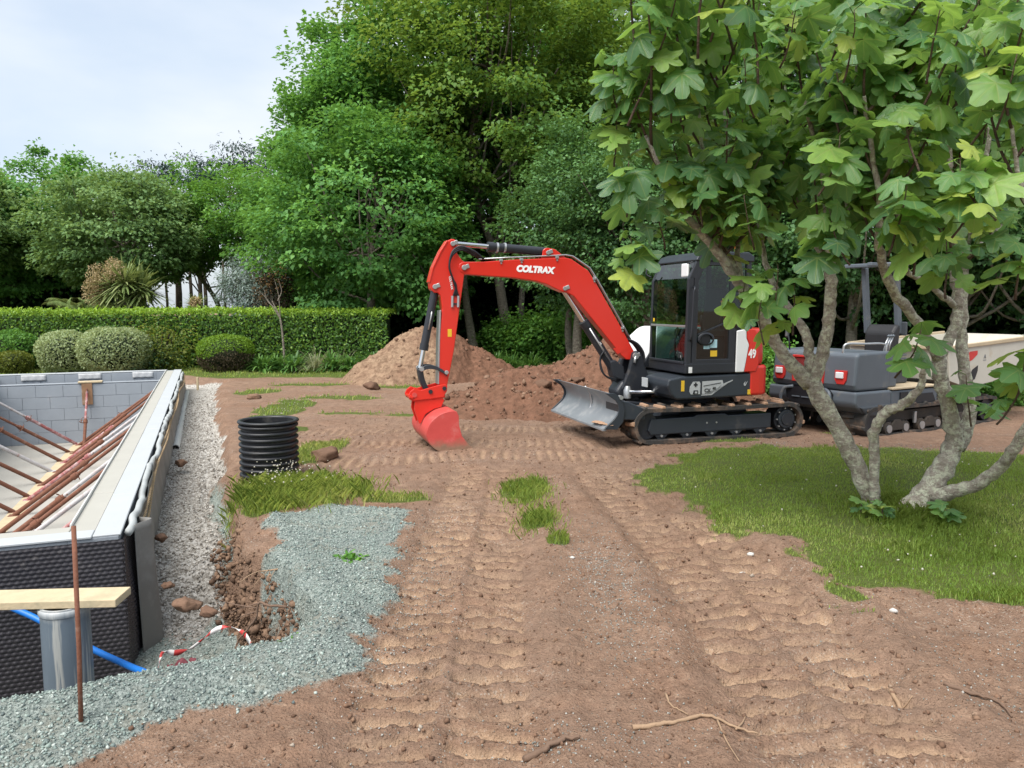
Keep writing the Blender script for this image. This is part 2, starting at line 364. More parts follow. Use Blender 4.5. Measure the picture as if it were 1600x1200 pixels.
def ground_mat():
    t = NT('soil and turf'); m = t.attr('mask'); al = t.attr('mask', 'Alpha')
    sx = t.n('ShaderNodeSeparateColor'); t.l(m, sx.inputs[0]); g, gr, wh = sx.outputs[0], sx.outputs[1], sx.outputs[2]
    P = t.co('Object')
    n1 = t.noise(.7, 5, .6, P); n2 = t.noise(6, 8, .7, P); n3 = t.noise(60, 5, .7, P); n4 = t.noise(22, 6, .7, P)
    soil = t.mix(t.ramp(n1, (.3, 0), (.7, 1)), (.285, .170, .113), (.36, .24, .168))
    soil = t.mix(t.ramp(n2, (.38, 0), (.66, 1)), t.mix(.55, soil, (.135, .082, .056)), soil)
    soil = t.mix(t.ramp(n4, (.52, 0), (.72, .55)), soil, (.46, .325, .23))
    soil = t.mix(t.ramp(n3, (.3, .35), (.55, 0)), soil, (.075, .043, .029))
    soil = t.mix(t.math('MULTIPLY', al, t.ramp(t.noise(2.6, 6, .7, P), (.33, .25), (.55, 1.0))), soil, (.60, .42, .275))
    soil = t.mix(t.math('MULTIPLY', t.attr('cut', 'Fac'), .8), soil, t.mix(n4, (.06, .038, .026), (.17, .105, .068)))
    soil = t.mix(t.ramp(t.noise(1.9, 7, .7, P), (.42, 0), (.66, .6)), soil, (.235, .16, .118))
    grit = t.voro(120, P, 'F1', 'Color'); gs = t.n('ShaderNodeSeparateColor'); t.l(grit, gs.inputs[0])
    pale = t.math('MULTIPLY', t.ramp(gs.outputs[0], (.9, 0), (.94, .55)), t.ramp(t.noise(1.1, 4, .6, P), (.5, 0), (.64, 1)))
    soil = t.mix(pale, soil, (.5, .46, .4))
    turf = t.mix(n2, (.06, .095, .02), (.13, .155, .04)); turf = t.mix(t.ramp(n4, (.5, 0), (.75, .5)), turf, (.17, .13, .07))
    gc = t.voro(105, P, 'F1', 'Color'); gss = t.n('ShaderNodeSeparateColor'); t.l(gc, gss.inputs[0])
    grn = t.ramp(gss.outputs[0], (0, (.14, .165, .145)), (.5, (.26, .30, .265)), (1, (.42, .465, .42)))
    grn = t.mix(t.ramp(n1, (.35, 0), (.65, .45)), grn, (.17, .20, .205)); grn = t.mix(t.ramp(t.noise(3.3, 6, .7, P), (.5, 0), (.7, .6)), grn, (.26, .225, .17))
    wc = t.voro(52, P, 'F1', 'Color'); wss = t.n('ShaderNodeSeparateColor'); t.l(wc, wss.inputs[0])
    wht = t.ramp(wss.outputs[0], (0, (.20, .18, .155)), (.5, (.40, .375, .335)), (1, (.58, .56, .52)))
    edge = lambda f, a=.3, b=.6: t.ramp(t.math('ADD', f, t.math('MULTIPLY_ADD', n4, .7, -.35)), (a, 0), (b, 1))
    c = t.mix(edge(g), soil, turf); c = t.mix(edge(gr, .35, .6), c, grn); c = t.mix(edge(wh, .35, .6), c, wht)
    hh = t.math('ADD', t.math('MULTIPLY', n4, .6), t.math('MULTIPLY', n3, .4))
    nb = t.bump(hh, .9, .045)
    sv = t.voro(80, P); nb2 = t.bump(sv, .5, .012, nb)
    return t.end(t.bsdf(c, .95, 0, nb2, .15))
M = {}
M['ground'] = ground_mat()
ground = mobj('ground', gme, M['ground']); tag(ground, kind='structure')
def ground_z(x, y): return float(surface(np.array([x]), np.array([y]))[0][0])
# ---- loose stones and crumbs
_ph = (1+5**.5)/2
ICO = np.array([(-1, _ph, 0), (1, _ph, 0), (-1, -_ph, 0), (1, -_ph, 0), (0, -1, _ph), (0, 1, _ph), (0, -1, -_ph), (0, 1, -_ph), (_ph, 0, -1), (_ph, 0, 1), (-_ph, 0, -1), (-_ph, 0, 1)])/1.9
ICOF = np.array([(0, 11, 5), (0, 5, 1), (0, 1, 7), (0, 7, 10), (0, 10, 11), (1, 5, 9), (5, 11, 4), (11, 10, 2), (10, 7, 6), (7, 1, 8), (3, 9, 4), (3, 4, 2), (3, 2, 6), (3, 6, 8), (3, 8, 9), (4, 9, 5), (2, 4, 11), (6, 2, 10), (8, 6, 7), (9, 8, 1)])
OCT = np.array([(1, 0, 0), (0, 1, 0), (-1, 0, 0), (0, -1, 0), (0, 0, 1), (0, 0, -1)], float)
OCTF = np.array([(0, 1, 4), (1, 2, 4), (2, 3, 4), (3, 0, 4), (1, 0, 5), (2, 1, 5), (3, 2, 5), (0, 3, 5)])
def rotmats(n, rng):
    q = rng.normal(size=(n, 4)); q /= np.linalg.norm(q, axis=1)[:, None]; a, b, c, d = q.T
    return np.stack([np.stack([a*a+b*b-c*c-d*d, 2*(b*c-a*d), 2*(b*d+a*c)], -1), np.stack([2*(b*c+a*d), a*a-b*b+c*c-d*d, 2*(c*d-a*b)], -1), np.stack([2*(b*d-a*c), 2*(c*d+a*b), a*a-b*b-c*c+d*d], -1)], 1)
def rocks(name, P, S, mat, base='oct', flat=.7, kind='stuff', parent=None, rng=RNG, smooth=False):
    V0, F0 = (OCT, OCTF) if base == 'oct' else (ICO, ICOF)
    n = len(P); k = len(V0)
    V = V0[None]*(1+rng.normal(0, .22 if base == 'oct' else .3, (n, k, 1)))*np.stack([np.ones(n), rng.uniform(.6, 1, n), rng.uniform(flat*.6, flat, n)], -1)[:, None]
    V = np.einsum('nij,nkj->nki', rotmats(n, rng), V)*np.asarray(S)[:, None, None]+np.asarray(P)[:, None]
    F = (F0[None]+(np.arange(n)*k)[:, None, None]).reshape(-1, 3)
    me = raw_mesh(name, V.reshape(-1, 3), F, smooth); set_attr(me, 'rnd', np.repeat(rng.random(n), k))
    o = mobj(name, me, mat, parent); return tag(o, kind=kind) if kind else o
def rndmat(name, *st, rough=.9, bump=0, bsc=80):
    t = NT(name); c = t.ramp(t.attr('rnd', 'Fac'), *st); n = t.noise(40, 4)
    c = t.mix(t.ramp(n, (.3, .4), (.7, 0)), c, tuple(v*.5 for v in st[0][1]))
    return t.end(t.bsdf(c, rough, 0, t.bump(t.noise(bsc, 4), bump, .01) if bump else None, .25))
def scatter(n, x0, x1, y0, y1, ch, thr, rng, near=True):
    """random points where the mask channel ch is above thr; denser towards the viewer"""
    X = rng.uniform(x0, x1, n); Y = y0*(y1/y0)**rng.random(n) if near else rng.uniform(y0, y1, n)
    S = surface(X, Y); mk = S[ch] if ch else (1-np.maximum.reduce(S[1:4]))
    pr = rng.random(n)*.5+thr*.75; k = mk > pr
    return np.stack([X[k], Y[k], S[0][k]], -1), S
_r = np.random.default_rng(21)
P, _ = scatter(90000, -6.6, -.9, 4.0, 17.5, 3, .3, _r); P = P[:26000]
uu, vv = puv(P[:, 0], P[:, 1]); P = P[vv < -.03]
M['white_gravel'] = rndmat('white gravel', (0, (.17, .15, .125)), (.35, (.36, .33, .29)), (.75, (.52, .49, .44)), (1, (.66, .64, .60)))
tag(rocks('pale_gravel', P+[0, 0, .004], _r.uniform(.008, .019, len(P)), M['white_gravel'], rng=_r), 'pale crushed gravel filling the trench beside the pool wall', 'gravel')
P, _ = scatter(90000, -4.5, -.3, 2.2, 6.9, 2, .3, _r); P = P[:34000]
M['green_gravel'] = rndmat('green chippings', (0, (.11, .135, .135)), (.4, (.225, .28, .255)), (.8, (.32, .39, .35)), (1, (.50, .54, .50)))
tag(rocks('green_chippings', P+[0, 0, .002], (.0035+.010*_r.random(len(P))**1.8), M['green_gravel'], rng=_r), 'grey-green stone chippings spread round the pit', 'chippings')
P, _ = scatter(16000, -3, 4.5, 2.3, 13, 0, .3, _r)
M['soil_crumb'] = rndmat('soil crumbs', (0, (.12, .07, .046)), (.5, (.22, .13, .085)), (.96, (.27, .17, .11)), (1, (.45, .40, .33)), bump=.3)
sz = .004+.016*_r.random(len(P))**4
tag(rocks('soil_crumbs', P+[0, 0, .002], sz, M['soil_crumb'], 'oct', .9, rng=_r), 'loose crumbs of brown soil and grit on the bare ground', 'soil')
# chippings thrown thinly over the soil at the right and middle
X = np.concatenate([_r.normal(.62, .15, 2600), _r.normal(2.4, .5, 1300), _r.normal(.2, .3, 500), _r.normal(4.9, .5, 900), _r.normal(3.3, .14, 250), _r.normal(-.60, .14, 2400)]); Y = np.concatenate([_r.normal(4.7, .65, 2600), _r.normal(3.4, .5, 1300), _r.normal(2.95, .1, 500), _r.normal(9.1, .16, 900), _r.normal(9.4, .1, 250), _r.normal(4.5, .9, 2400)])
k = Y > 2.3; S = surface(X[k], Y[k]); P = np.stack([X[k], Y[k], S[0]+.002], -1)
tag(rocks('scattered_chippings', P, .0025+.0055*_r.random(len(P))**2, rndmat('pale grit', (0, (.18, .18, .16)), (.6, (.31, .31, .28)), (1, (.5, .48, .44))), rng=_r), 'pale stone chippings strewn thinly over the brown soil', 'chippings')

# crumbling soil face of the cut bank
seg_ = np.array(PIT[7:14]); bp_ = []
for i in range(4500):
    k = _r.integers(0, len(seg_)-1); t_ = _r.random(); p = seg_[k]*(1-t_)+seg_[k+1]*t_; e_ = seg_[k+1]-seg_[k]; nrm = np.array([-e_[1], e_[0]])/np.linalg.norm(e_); nrm = nrm*(1 if nrm[0] < 0 else -1)
    bp_.append(np.append(p+nrm*(_r.random()**1.3*.24-.01), _r.random()))
bp_ = np.array(bp_); S = surface(bp_[:, 0], bp_[:, 1]); kk = (surface.cut > .1) | (S[0] < -.05)
zb_ = np.where(bp_[:, 2] < .6, np.minimum(0, S[0]+bp_[:, 2]*.5*np.abs(S[0])), S[0]); S = (zb_,)
tag(rocks('bank_soil', np.stack([bp_[:, 0], bp_[:, 1], S[0]-.012], -1)[kk], (.006+.026*_r.random(len(bp_))**4)[kk], rndmat('dark bank soil', (0, (.10, .062, .042)), (.5, (.19, .12, .08)), (1, (.30, .195, .13)), bump=.9, bsc=45), 'ico', .9, rng=_r), 'crumbling brown soil face of the cut bank in the pit', 'soil')
# ================================================================== the pool under construction
M['block'] = pm('grey pool block', (.29, .32, .355), .85, var=.12, sc=3, bump=.25, bsc=90, dirt=(.38, .39, .40), damt=.62)
M['joint'] = pm('mortar', (.27, .295, .325), .9, bump=.3)
M['screed'] = pm('pale floor screed', (.36, .345, .31), .9, var=.1, sc=1.5, bump=.2, bsc=40, dirt=(.34, .30, .25), damt=.55, dsc=1.3)
M['coping'] = pm('white pool coping', (.42, .44, .455), .6, var=.07, sc=5, bump=.12, bsc=30, dirt=(.45, .44, .42), damt=.62, dsc=5)
M['rail'] = pm('cream liner ledge', (.38, .37, .33), .7, var=.08, sc=4, dirt=(.46, .43, .38), damt=.62, dsc=6)
M['paper'] = pm('white sheet', (.5, .51, .52), .8, var=.05, bump=.15, bsc=12)
M['dimple'] = pm('black dimple membrane', (.040, .036, .041), .38, var=.3, sc=5, dirt=(.14, .125, .12), damt=.6, dsc=7, spec=.6)
M['membrane'] = pm('grey drainage sheet', (.165, .16, .152), .5, var=.14, sc=2.2, bump=.25, bsc=5, dirt=(.29, .285, .27), damt=.52, dsc=2, bd=.04)
M['foam'] = pm('grey foam roll', (.36, .38, .38), .85, var=.22, sc=9, bump=.5, bsc=18)
M['rope'] = pm('tan cord', (.40, .29, .17), .9, var=.3, sc=30, bump=.5, bsc=160)
M['pvc_white'] = pm('white pipe', (.60, .60, .58), .5, var=.1)
M['pvc_grey'] = None
M['wood'] = pm('raw timber', (.52, .42, .27), .8, var=.2, sc=7, bump=.3, bsc=50, dirt=(.38, .33, .22), damt=.5, dsc=5)
M['plywood'] = pm('brown shutter board', (.27, .155, .085), .75, var=.25, sc=9, dirt=(.42, .36, .3), damt=.55, dsc=8)
M['rust'] = pm('rusty steel', (.175, .072, .043), .85, var=.4, sc=14, bump=.3, bsc=70, dirt=(.30, .20, .155), damt=.55, dsc=12)
M['rust_pink'] = pm('worn red paint', (.31, .10, .095), .7, var=.3, sc=12, bump=.25, bsc=60, dirt=(.55, .47, .46), damt=.46, dsc=10)
M['rust_white'] = pm('chalky painted steel', (.48, .46, .46), .75, var=.2, sc=10, bump=.25, bsc=60, dirt=(.30, .13, .09), damt=.52, dsc=14)
pool = empty('swimming_pool', pw(0, 0, 0))
tag(pool, 'half-built grey block swimming pool shell with white rim and props inside', 'pool')
POFF = Vector(pw(0, 0, 0))
RZ = math.atan2(PU[1], PU[0])                 # local x = along the pool, local y = across to the left
pool.rotation_euler = (0, 0, RZ)
def pbox(name, u0, u1, v0, v1, z0, z1, mat, parent=None, bevel=0.004):
    return MB().box(((u0+u1)/2, (v0+v1)/2, (z0+z1)/2), (u1-u0, v1-v0, z1-z0)).build(name, mat, parent or pool, bevel=bevel, seg=1)
W_in = PW-WT
pbox('wall', 0, PLEN, 0, WT, -1.4, RIM-.014, M['joint'])
pbox('wall', 0, WT, WT, PW-WT, -1.4, RIM-.016, M['joint'])
wl = pbox('wall', 0, PLEN, PW-WT, PW, -1.4, RIM-.014, M['joint'])
wf = pbox('wall', PLEN-.2, PLEN, WT, PW-WT, -1.4, RIM-.012, M['joint'])
dv = pbox('divider_wall', 13.1, 13.28, WT, PW-WT, -1.4, .10, M['joint'])
pbox('floor', WT, 13.1, WT, PW-WT, -1.35, FLOORZ, M['screed'])
pbox('floor', 13.28, PLEN-.2, WT, PW-WT, -1.35, FLOORZ, M['screed'])
# blocks, one by one
def blocks(parent, u, v0, v1, z0, z1, nc, ln, axis_u=False, face=1, thick=.012):
    hgt = (z1-z0)/nc
    for r in range(nc):
        x = v0-(ln/2 if r % 2 else 0)
        while x < v1-.03:
            a, b = max(x, v0), min(x+ln, v1)
            if b-a > .05:
                e = random.uniform(-.002, .003)
                m = MB()
                if axis_u: m.box(((a+b)/2, u+face*(thick+e)/2, z0+(r+.5)*hgt), (b-a-.005, thick+e, hgt-.005))
                else: m.box((u+face*(thick+e)/2, (a+b)/2, z0+(r+.5)*hgt), (thick+e, b-a-.005, hgt-.005))
                m.build('block', M['block'], parent, bevel=.003, seg=1)
            x += ln
blocks(dv, 13.1, WT, PW-WT, FLOORZ, .085, 5, .5, face=-1)
blocks(wl, PW-WT, 7.0, 13.1, FLOORZ, .2, 5, .62, axis_u=True, face=-1)
blocks(wf, PLEN-.2, WT, PW-WT, -.12, RIM-.03, 2, .45, face=-1)
pbox('divider_cap', 13.09, 13.29, WT, PW-WT, .101, .118, M['joint'], bevel=.004)
# white sheets fixed to the end wall
for a, b in ((53, 87), (132, 165), (210, 241)):
    v = [puv(*gy(px, 583, 17.45-.0)[:2])[1] for px in (a, b)]
    u0 = PLEN-.2-.03
    m = MB(); y0, y1 = min(v), max(v)
    vs = []; n = 10
    for i in range(n+1):
        for j in range(5):
            vs.append((u0+.006*math.sin(i*1.9+j), y0+(y1-y0)*i/n, .155+j*.032))
    fs = [(i*5+j, i*5+j+1, (i+1)*5+j+1, (i+1)*5+j) for i in range(n) for j in range(4)]
    o = m.add(vs, fs).build('paper_sheet', M['paper'], wf, smooth=True); s = o.modifiers.new('t', 'SOLIDIFY'); s.thickness = .004
# rim: coping slabs with hairline joints, inner ledge, lip
for (nm, u0, u1, v0, v1, mat, z) in (('coping', 0.0, PLEN, -.012, .150, 'coping', RIM), ('ledge', .152, PLEN-.2, .152, WT+.012, 'rail', RIM-.005),
                                     ('coping', -.012, .150, .152, PW-.1, 'coping', RIM+.002), ('ledge', .152, WT+.01, WT+.014, PW-WT, 'rail', RIM-.004),
                                     ('coping', 0, PLEN, PW-WT, PW+.01, 'coping', RIM), ('coping', PLEN-.21, PLEN+.01, WT, PW-WT-.002, 'coping', RIM+.003)):
    L, wd = u1-u0, v1-v0
    if L > wd:
        n = max(1, round(L/1.15)); ed = [u0+L*i/n for i in range(n+1)]
        for i in range(n): pbox(nm, ed[i]+.0015, ed[i+1]-.0015, v0, v1, RIM-.0145, z+random.uniform(-.002, .002), M[mat])
    else:
        n = max(1, round(wd/1.15)); ed = [v0+wd*i/n for i in range(n+1)]
        for i in range(n): pbox(nm, u0, u1, ed[i]+.0015, ed[i+1]-.0015, RIM-.0165, z+random.uniform(-.002, .002), M[mat])
MB().box(((.16+PLEN)/2, WT+.020, RIM-.008), (PLEN-.4, .012, .05)).build('liner_rail', M['pvc_white'], pool, bevel=.002, seg=1)
# dimple membrane over the near face and round the corner
def dimple_sheet(name, L, z0, z1, place, px=.040, pz=.028, k=4, amp=.011):
    nu, nz_ = int(L/px*k), int((z1-z0)/pz*k)
    U, Z = np.meshgrid(np.linspace(0, L, nu+1), np.linspace(z0, z1, nz_+1))
    r = np.floor((Z-z0)/pz+1e-6); a = (U/px+.5*(r % 2)) % 1-.5; b = ((Z-z0)/pz) % 1-.5
    H = amp*np.clip(1-(a*a*5.0+b*b*5.5), 0, 1)**.7
    H += .012*fbm(U*1.3, Z*1.3, 3)
    X, Y = place(U, Z, H); i = np.arange((nu+1)*(nz_+1)).reshape(nz_+1, nu+1)
    q = np.stack([i[:-1, :-1], i[:-1, 1:], i[1:, 1:], i[1:, :-1]], -1).reshape(-1, 4)
    o = mobj(name, raw_mesh(name, np.stack([X, Y, Z], -1).reshape(-1, 3), q, True), M['dimple'], pool); tag(o, kind='stuff')
    return o
dimple_sheet('dimple_membrane', 2.6, -1.0, RIM-.035, lambda U, Z, H: (-.016-H, U-.03))
dimple_sheet('dimple_membrane', .62, -.9, RIM-.05, lambda U, Z, H: (U-.028, -.022-H-.045*sstep(.25, -.3, Z)*sstep(.05, .3, U)))
# smooth drainage sheet along the outer side, curling out at its near end
U, Z = np.meshgrid(np.concatenate([np.linspace(.20, 1.2, 70), np.linspace(1.25, PLEN-.05, 260)]), np.linspace(-.95, RIM-.045, 26))
curl = .11*np.exp(-((U-.36)/.13)**2)*(1.05-.5*(Z-RIM)/(-1.2)*-1)+.02*np.sin(U*5.3+Z*2)*sstep(.3, 1.5, U)*.6
Vv = -.045-np.abs(curl)-.035*(fbm(U*1.2, Z*.9, 3)+.4)-.05*sstep(.1, -.2, Z)*sstep(.4, 1.0, U)*.4
topz = .028*np.sin(U*3.1)+.02*np.sin(U*7.7)
Zt = Z+(Z > RIM-.1)*topz
i = np.arange(U.size).reshape(U.shape); q = np.stack([i[:-1, :-1], i[:-1, 1:], i[1:, 1:], i[1:, :-1]], -1).reshape(-1, 4)
o = mobj('drainage_sheet', raw_mesh('drainage_sheet', np.stack([U, Vv, Zt], -1).reshape(-1, 3), q, True), M['membrane'], pool)
s = o.modifiers.new('t', 'SOLIDIFY'); s.thickness = .004
pts = [(u, -.035-.012*math.sin(u*2.3)-.02*random.random(), RIM-.04+.016*math.sin(u*3.7)+.012*random.random()) for u in np.arange(.12, PLEN-.2, .16)]
MB().tube(catmull(pts, 3), .026, 8).build('foam_roll', M['foam'], pool, smooth=True)
for k in range(2):
    pts = [(u, -.075-.02*k-.015*math.sin(u*1.7+k), RIM-.06-.05*(.5+.5*math.sin(u*1.15+.9*k))-.07*k*math.exp(-((u-1.4)/.9)**2)+.008*random.random()) for u in np.arange(.42+.2*k, PLEN-.5, .14)]
    cu_ = catmull(pts, 3); m = MB()
    for j in range(3):
        m.tube([(p[0], p[1]+.006*math.cos(i*1.1+j*2.1), p[2]+.006*math.sin(i*1.1+j*2.1)) for i, p in enumerate(cu_)], .0055, 5)
    m.build('cord', M['rope'], pool, smooth=True)
# white drain pipe lying along the foot of the wall
dp = empty('drain_pipe', pw(6, -.115, -.20), RZ); tag(dp, 'long pale drain pipe lying along the foot of the pool wall', 'pipe')
MB().lathe([(.055, 0), (.055, 7.4), (.046, 7.4), (.046, 0)], 18, axis='x', close=True).build('tube', M['pvc_white'], dp, smooth=False, autos=R(40))
MB().lathe([(.061, 3.6), (.061, 3.75)], 18, axis='x').build('coupling', M['pvc_white'], dp, smooth=True)
# ---- raking props
def make_prop(name, base, top, mats, split=.56, label='', grp=''):
    b, t_ = Vector(base), Vector(top); d = t_-b; L = d.length
    e = empty(name, base); e.rotation_euler = d.to_track_quat('Z', 'Y').to_euler()
    MB().lathe([(.031, .004), (.031, L*split), (.0285, L*split), (.0285, .004)], 12, close=True).build('outer_tube', mats[0], e, smooth=False, autos=R(40))
    MB().lathe([(0, L*split-.1), (.0235, L*split-.1), (.0235, L-.006), (0, L-.006)], 12).build('inner_tube', mats[1], e, smooth=False, autos=R(40))
    MB().lathe([(.0315, L*split-.10), (.043, L*split-.095), (.043, L*split-.03), (.0315, L*split-.025)], 12).build('collar', mats[0], e, smooth=False, autos=R(40))
    m = MB(); z = L*split+.04
    m.tube([(-.055, 0, z), (.05, 0, z), (.075, 0, z-.03), (.075, 0, z-.10), (.05, 0, z-.13)], .006, 6); m.build('pin', M['rust'], e, smooth=True)
    MB().tube(catmull([(.045, -.07, L*split-.06), (.1, -.03, L*split-.06), (.1, .03, L*split-.06), (.045, .07, L*split-.06)], 4), .007, 6).build('handle', M['rust'], e, smooth=True)
    # plates stay square to the floor and wall
    q = e.rotation_euler.to_matrix().inverted()
    up = q @ Vector((0, 0, 1)); pv = q @ Vector((PV[0], PV[1], 0)); pu = q @ Vector((PU[0], PU[1], 0))
    Mf = Matrix((pu, pv, up)).transposed(); m = MB(); m.box(tuple(up*.003), (.13, .13, .006), Mf); m.build('foot_plate', mats[0], e, bevel=.002, seg=1)
    Mt = Matrix((pu, pv, up)).transposed(); m = MB(); m.box((0, 0, L), (.13, .006, .13), Mt); m.build('head_plate', mats[1], e, bevel=.002, seg=1)
    e.rotation_mode = 'XYZ'
    return tag(e, label, 'prop', grp)
ORD = ['first', 'second', 'third', 'fourth', 'fifth', 'sixth', 'seventh', 'eighth', 'ninth', 'tenth', 'eleventh', 'twelfth', 'thirteenth']
mset = [('rust', 'rust'), ('rust', 'rust'), ('rust_pink', 'rust'), ('rust', 'rust'), ('rust', 'rust_white'), ('rust_pink', 'rust_white'), ('rust', 'rust'), ('rust', 'rust'), ('rust', 'rust_white'), ('rust', 'rust'), ('rust_pink', 'rust_white'), ('rust_white', 'rust_pink')]
for i in range(12):
    u = 12.75-i*.98+random.uniform(-.08, .08); a, b = mset[i]
    make_prop('steel_prop', pw(u, 1.98+random.uniform(-.04, .04), FLOORZ), pw(u+random.uniform(-.25, .25), WT+.012, .10+random.uniform(-.06, .06)), (M[a], M[b]), random.uniform(.5, .62),
              'adjustable steel prop braced against the right pool wall, %s from the far end' % ORD[i], 'props on the right pool wall')
mset = [('rust_pink', 'rust_white'), ('rust', 'rust'), ('rust', 'rust'), ('rust_white', 'rust_pink'), ('rust', 'rust'), ('rust', 'rust'), ('rust', 'rust'), ('rust', 'rust')]
for i in range(7):
    u = 12.85-i*.96; a, b = mset[i]
    make_prop('steel_prop', pw(u, 2.06, FLOORZ), pw(u-.75+random.uniform(-.1, .1), PW-WT-.02, .12+random.uniform(-.05, .05)), (M[a], M[b]), random.uniform(.5, .6),
              'adjustable steel prop braced against the left pool wall, %s from the far end' % ORD[i], 'props on the left pool wall')
make_prop('steel_prop', pw(12.35, 1.86, FLOORZ), pw(13.06, 1.84, -.06), (M['rust'], M['rust_pink']), .5, 'short upright prop holding a brown board against the far divider wall', 'props on the divider wall')
bd = MB().box((0, 0, 0), (.03, .2, .46)).build('shutter_board', M['plywood'], bevel=.003, seg=1); bd.location = pw(13.07, 1.84, -.115); bd.rotation_euler = (0, 0, RZ)
tag(bd, 'brown plywood board held upright against the far divider wall', 'board')
bd = MB().box((0, 0, 0), (.22, .46, .03)).build('capping_board', M['wood'], bevel=.003, seg=1); bd.location = pw(13.16, 1.78, .135); bd.rotation_euler = (0, 0, RZ+.05)
tag(bd, 'short pale board lying flat across the top of the divider wall', 'board')
bd = MB().box((0, 0, 0), (11.5, .2, .03)).build('sole_board', M['wood'], bevel=.003, seg=1); bd.location = pw(7.2, 2.02, FLOORZ-.0135); bd.rotation_euler = (0, 0, RZ)
tag(bd, 'long pale sole board along the middle of the pool floor', 'board')
st_ = MB().box((0, 0, 0), (.04, .04, .3)).build('wooden_stake', M['wood'], bevel=.003, seg=1); st_.location = (*pw(13.3, -.34, .0),); tag(st_, 'small wooden stake at the far corner of the pool', 'stake')
# ---- grey pipe with plank, rod, hose, tape, cloth
def grey_pipe_mat():
    t = NT('grey pipe with cement runs'); P = t.co('Object'); mp2 = t.n('ShaderNodeMapping'); mp2.inputs['Scale'].default_value = (26, 26, 1.1); t.l(P, mp2.inputs[0])
    sx = t.n('ShaderNodeSeparateXYZ'); t.l(P, sx.inputs[0])
    run = t.noise(1.0, 5, .6, mp2.outputs[0]); hi = t.math('MULTIPLY_ADD', sx.outputs[2], .22, -.02)
    k = t.ramp(t.math('ADD', run, t.math('MULTIPLY', hi, .35)), (.60, 0), (.68, .8))
    top = t.ramp(t.math('ADD', sx.outputs[2], t.math('MULTIPLY', run, .14)), (.90, 0), (.97, .75))
    c = t.mix(t.noise(5, 4), (.105, .135, .165), (.15, .185, .22)); c = t.mix(k, c, (.42, .42, .39)); c = t.mix(top, c, (.5, .51, .5))
    return t.end(t.bsdf(c, .45, 0, t.bump(run, .2, .01)))
M['pvc_grey'] = grey_pipe_mat()
c0 = gy(101, 942, 3.93); gp = empty('grey_pipe', (c0[0], c0[1], c0[2]-.9)); tag(gp, 'thick grey plastic pipe with cement runs standing in the pit', 'pipe')
MB().lathe([(.118, 0), (.118, .9), (.108, .9), (.108, 0)], 40, close=True).build('tube', M['pvc_grey'], gp, autos=R(40))
MB().lathe([(.1245, .86), (.1255, .868), (.1255, .888), (.1185, .892)], 40).build('collar', M['pvc_grey'], gp, smooth=True)
pk = MB().box((0, 0, 0), (.80, .19, .042)).build('timber_plank', M['wood'], bevel=.004, seg=2); pk.location = (c0[0]-.10, c0[1]+.0, c0[2]+.0225); pk.rotation_euler = (0, 0, R(4)); tag(pk, 'pale timber plank resting on the grey pipe', 'plank')
b = gz(125, 1135, .03); tp = gy(115, 822, 3.02)
rod = MB().tube([tuple(b+np.array([0, 0, -.15])), tuple(b*.6+tp*.4+np.array([.006, 0, 0])), tuple(tp)], .0095, 8).build('steel_rod', M['rust'], smooth=True); tag(rod, 'rusty steel rod stuck upright in the chippings', 'rod')
M['hose'] = pm('blue hose', (.012, .16, .56), .4, var=.12, dirt=(.05, .2, .5), damt=.6)
pts = [gy(-60, 905, 4.45), gy(10, 945, 4.42), gy(60, 968, 4.40), gy(140, 1012, 4.3), gy(200, 1040, 4.05), gy(250, 1062, 3.62), gy(285, 1092, 3.42)]
hs = MB().tube(catmull([tuple(p) for p in pts], 6), .0185, 12).build('blue_hose', M['hose'], smooth=True); tag(hs, 'bright blue plastic hose running out of the pit', 'hose')
def tape_mat():
    t = NT('red and white tape'); a = t.attr('along', 'Fac'); f = t.math('FRACT', t.math('MULTIPLY', a, 7.0))
    c = t.mix(t.ramp(f, (.47, 0), (.5, 1)), (.62, .60, .58), (.46, .045, .04)); return t.end(t.bsdf(c, .45))
pts = catmull([tuple(gy(*p)) for p in ((243, 1072, 3.52), (249, 1035, 3.9), (256, 1018, 4.05), (275, 1020, 4.1), (300, 1012, 4.15), (330, 988, 4.2), (352, 980, 4.2), (375, 985, 4.15), (390, 1003, 4.05), (388, 1020, 4.0), (376, 1040, 3.9))], 8)
vs = []; al = []; L = 0
for i, p in enumerate(pts):
    if i: L += np.linalg.norm(p-pts[i-1])
    tw = .5+.9*math.sin(i*.33); wv = np.array([.35*math.cos(tw), .25, math.sin(tw)])*.016
    vs += [p-wv, p+wv]; al += [L, L]
me = raw_mesh('barrier_tape', np.array(vs), np.array([(2*i, 2*i+1, 2*i+3, 2*i+2) for i in range(len(pts)-1)]), True); set_attr(me, 'along', al)
tpo = mobj('barrier_tape', me, tape_mat()); tag(tpo, 'loose red and white barrier tape trailing over the pit', 'tape'); s = tpo.modifiers.new('t', 'SOLIDIFY'); s.thickness = .0012
M['cloth'] = pm('maroon cloth', (.17, .045, .055), .9, var=.3, sc=12, bump=.5, bsc=30)
n = 26; X, Y = np.meshgrid(np.linspace(-1, 1, n), np.linspace(-1, 1, n)); rr = np.hypot(X, Y)
c1 = gz(284, 1050, -.28)
Zc = .05*np.abs(fbm(X*2.2, Y*2.2, 4))*2+.03*(1-rr**2)+.02*np.sin(X*9+Y*3)
i = np.arange(n*n).reshape(n, n); q = np.stack([i[:-1, :-1], i[:-1, 1:], i[1:, 1:], i[1:, :-1]], -1).reshape(-1, 4)
k = (rr.ravel()[q] < 1.05+.0*q).all(1)
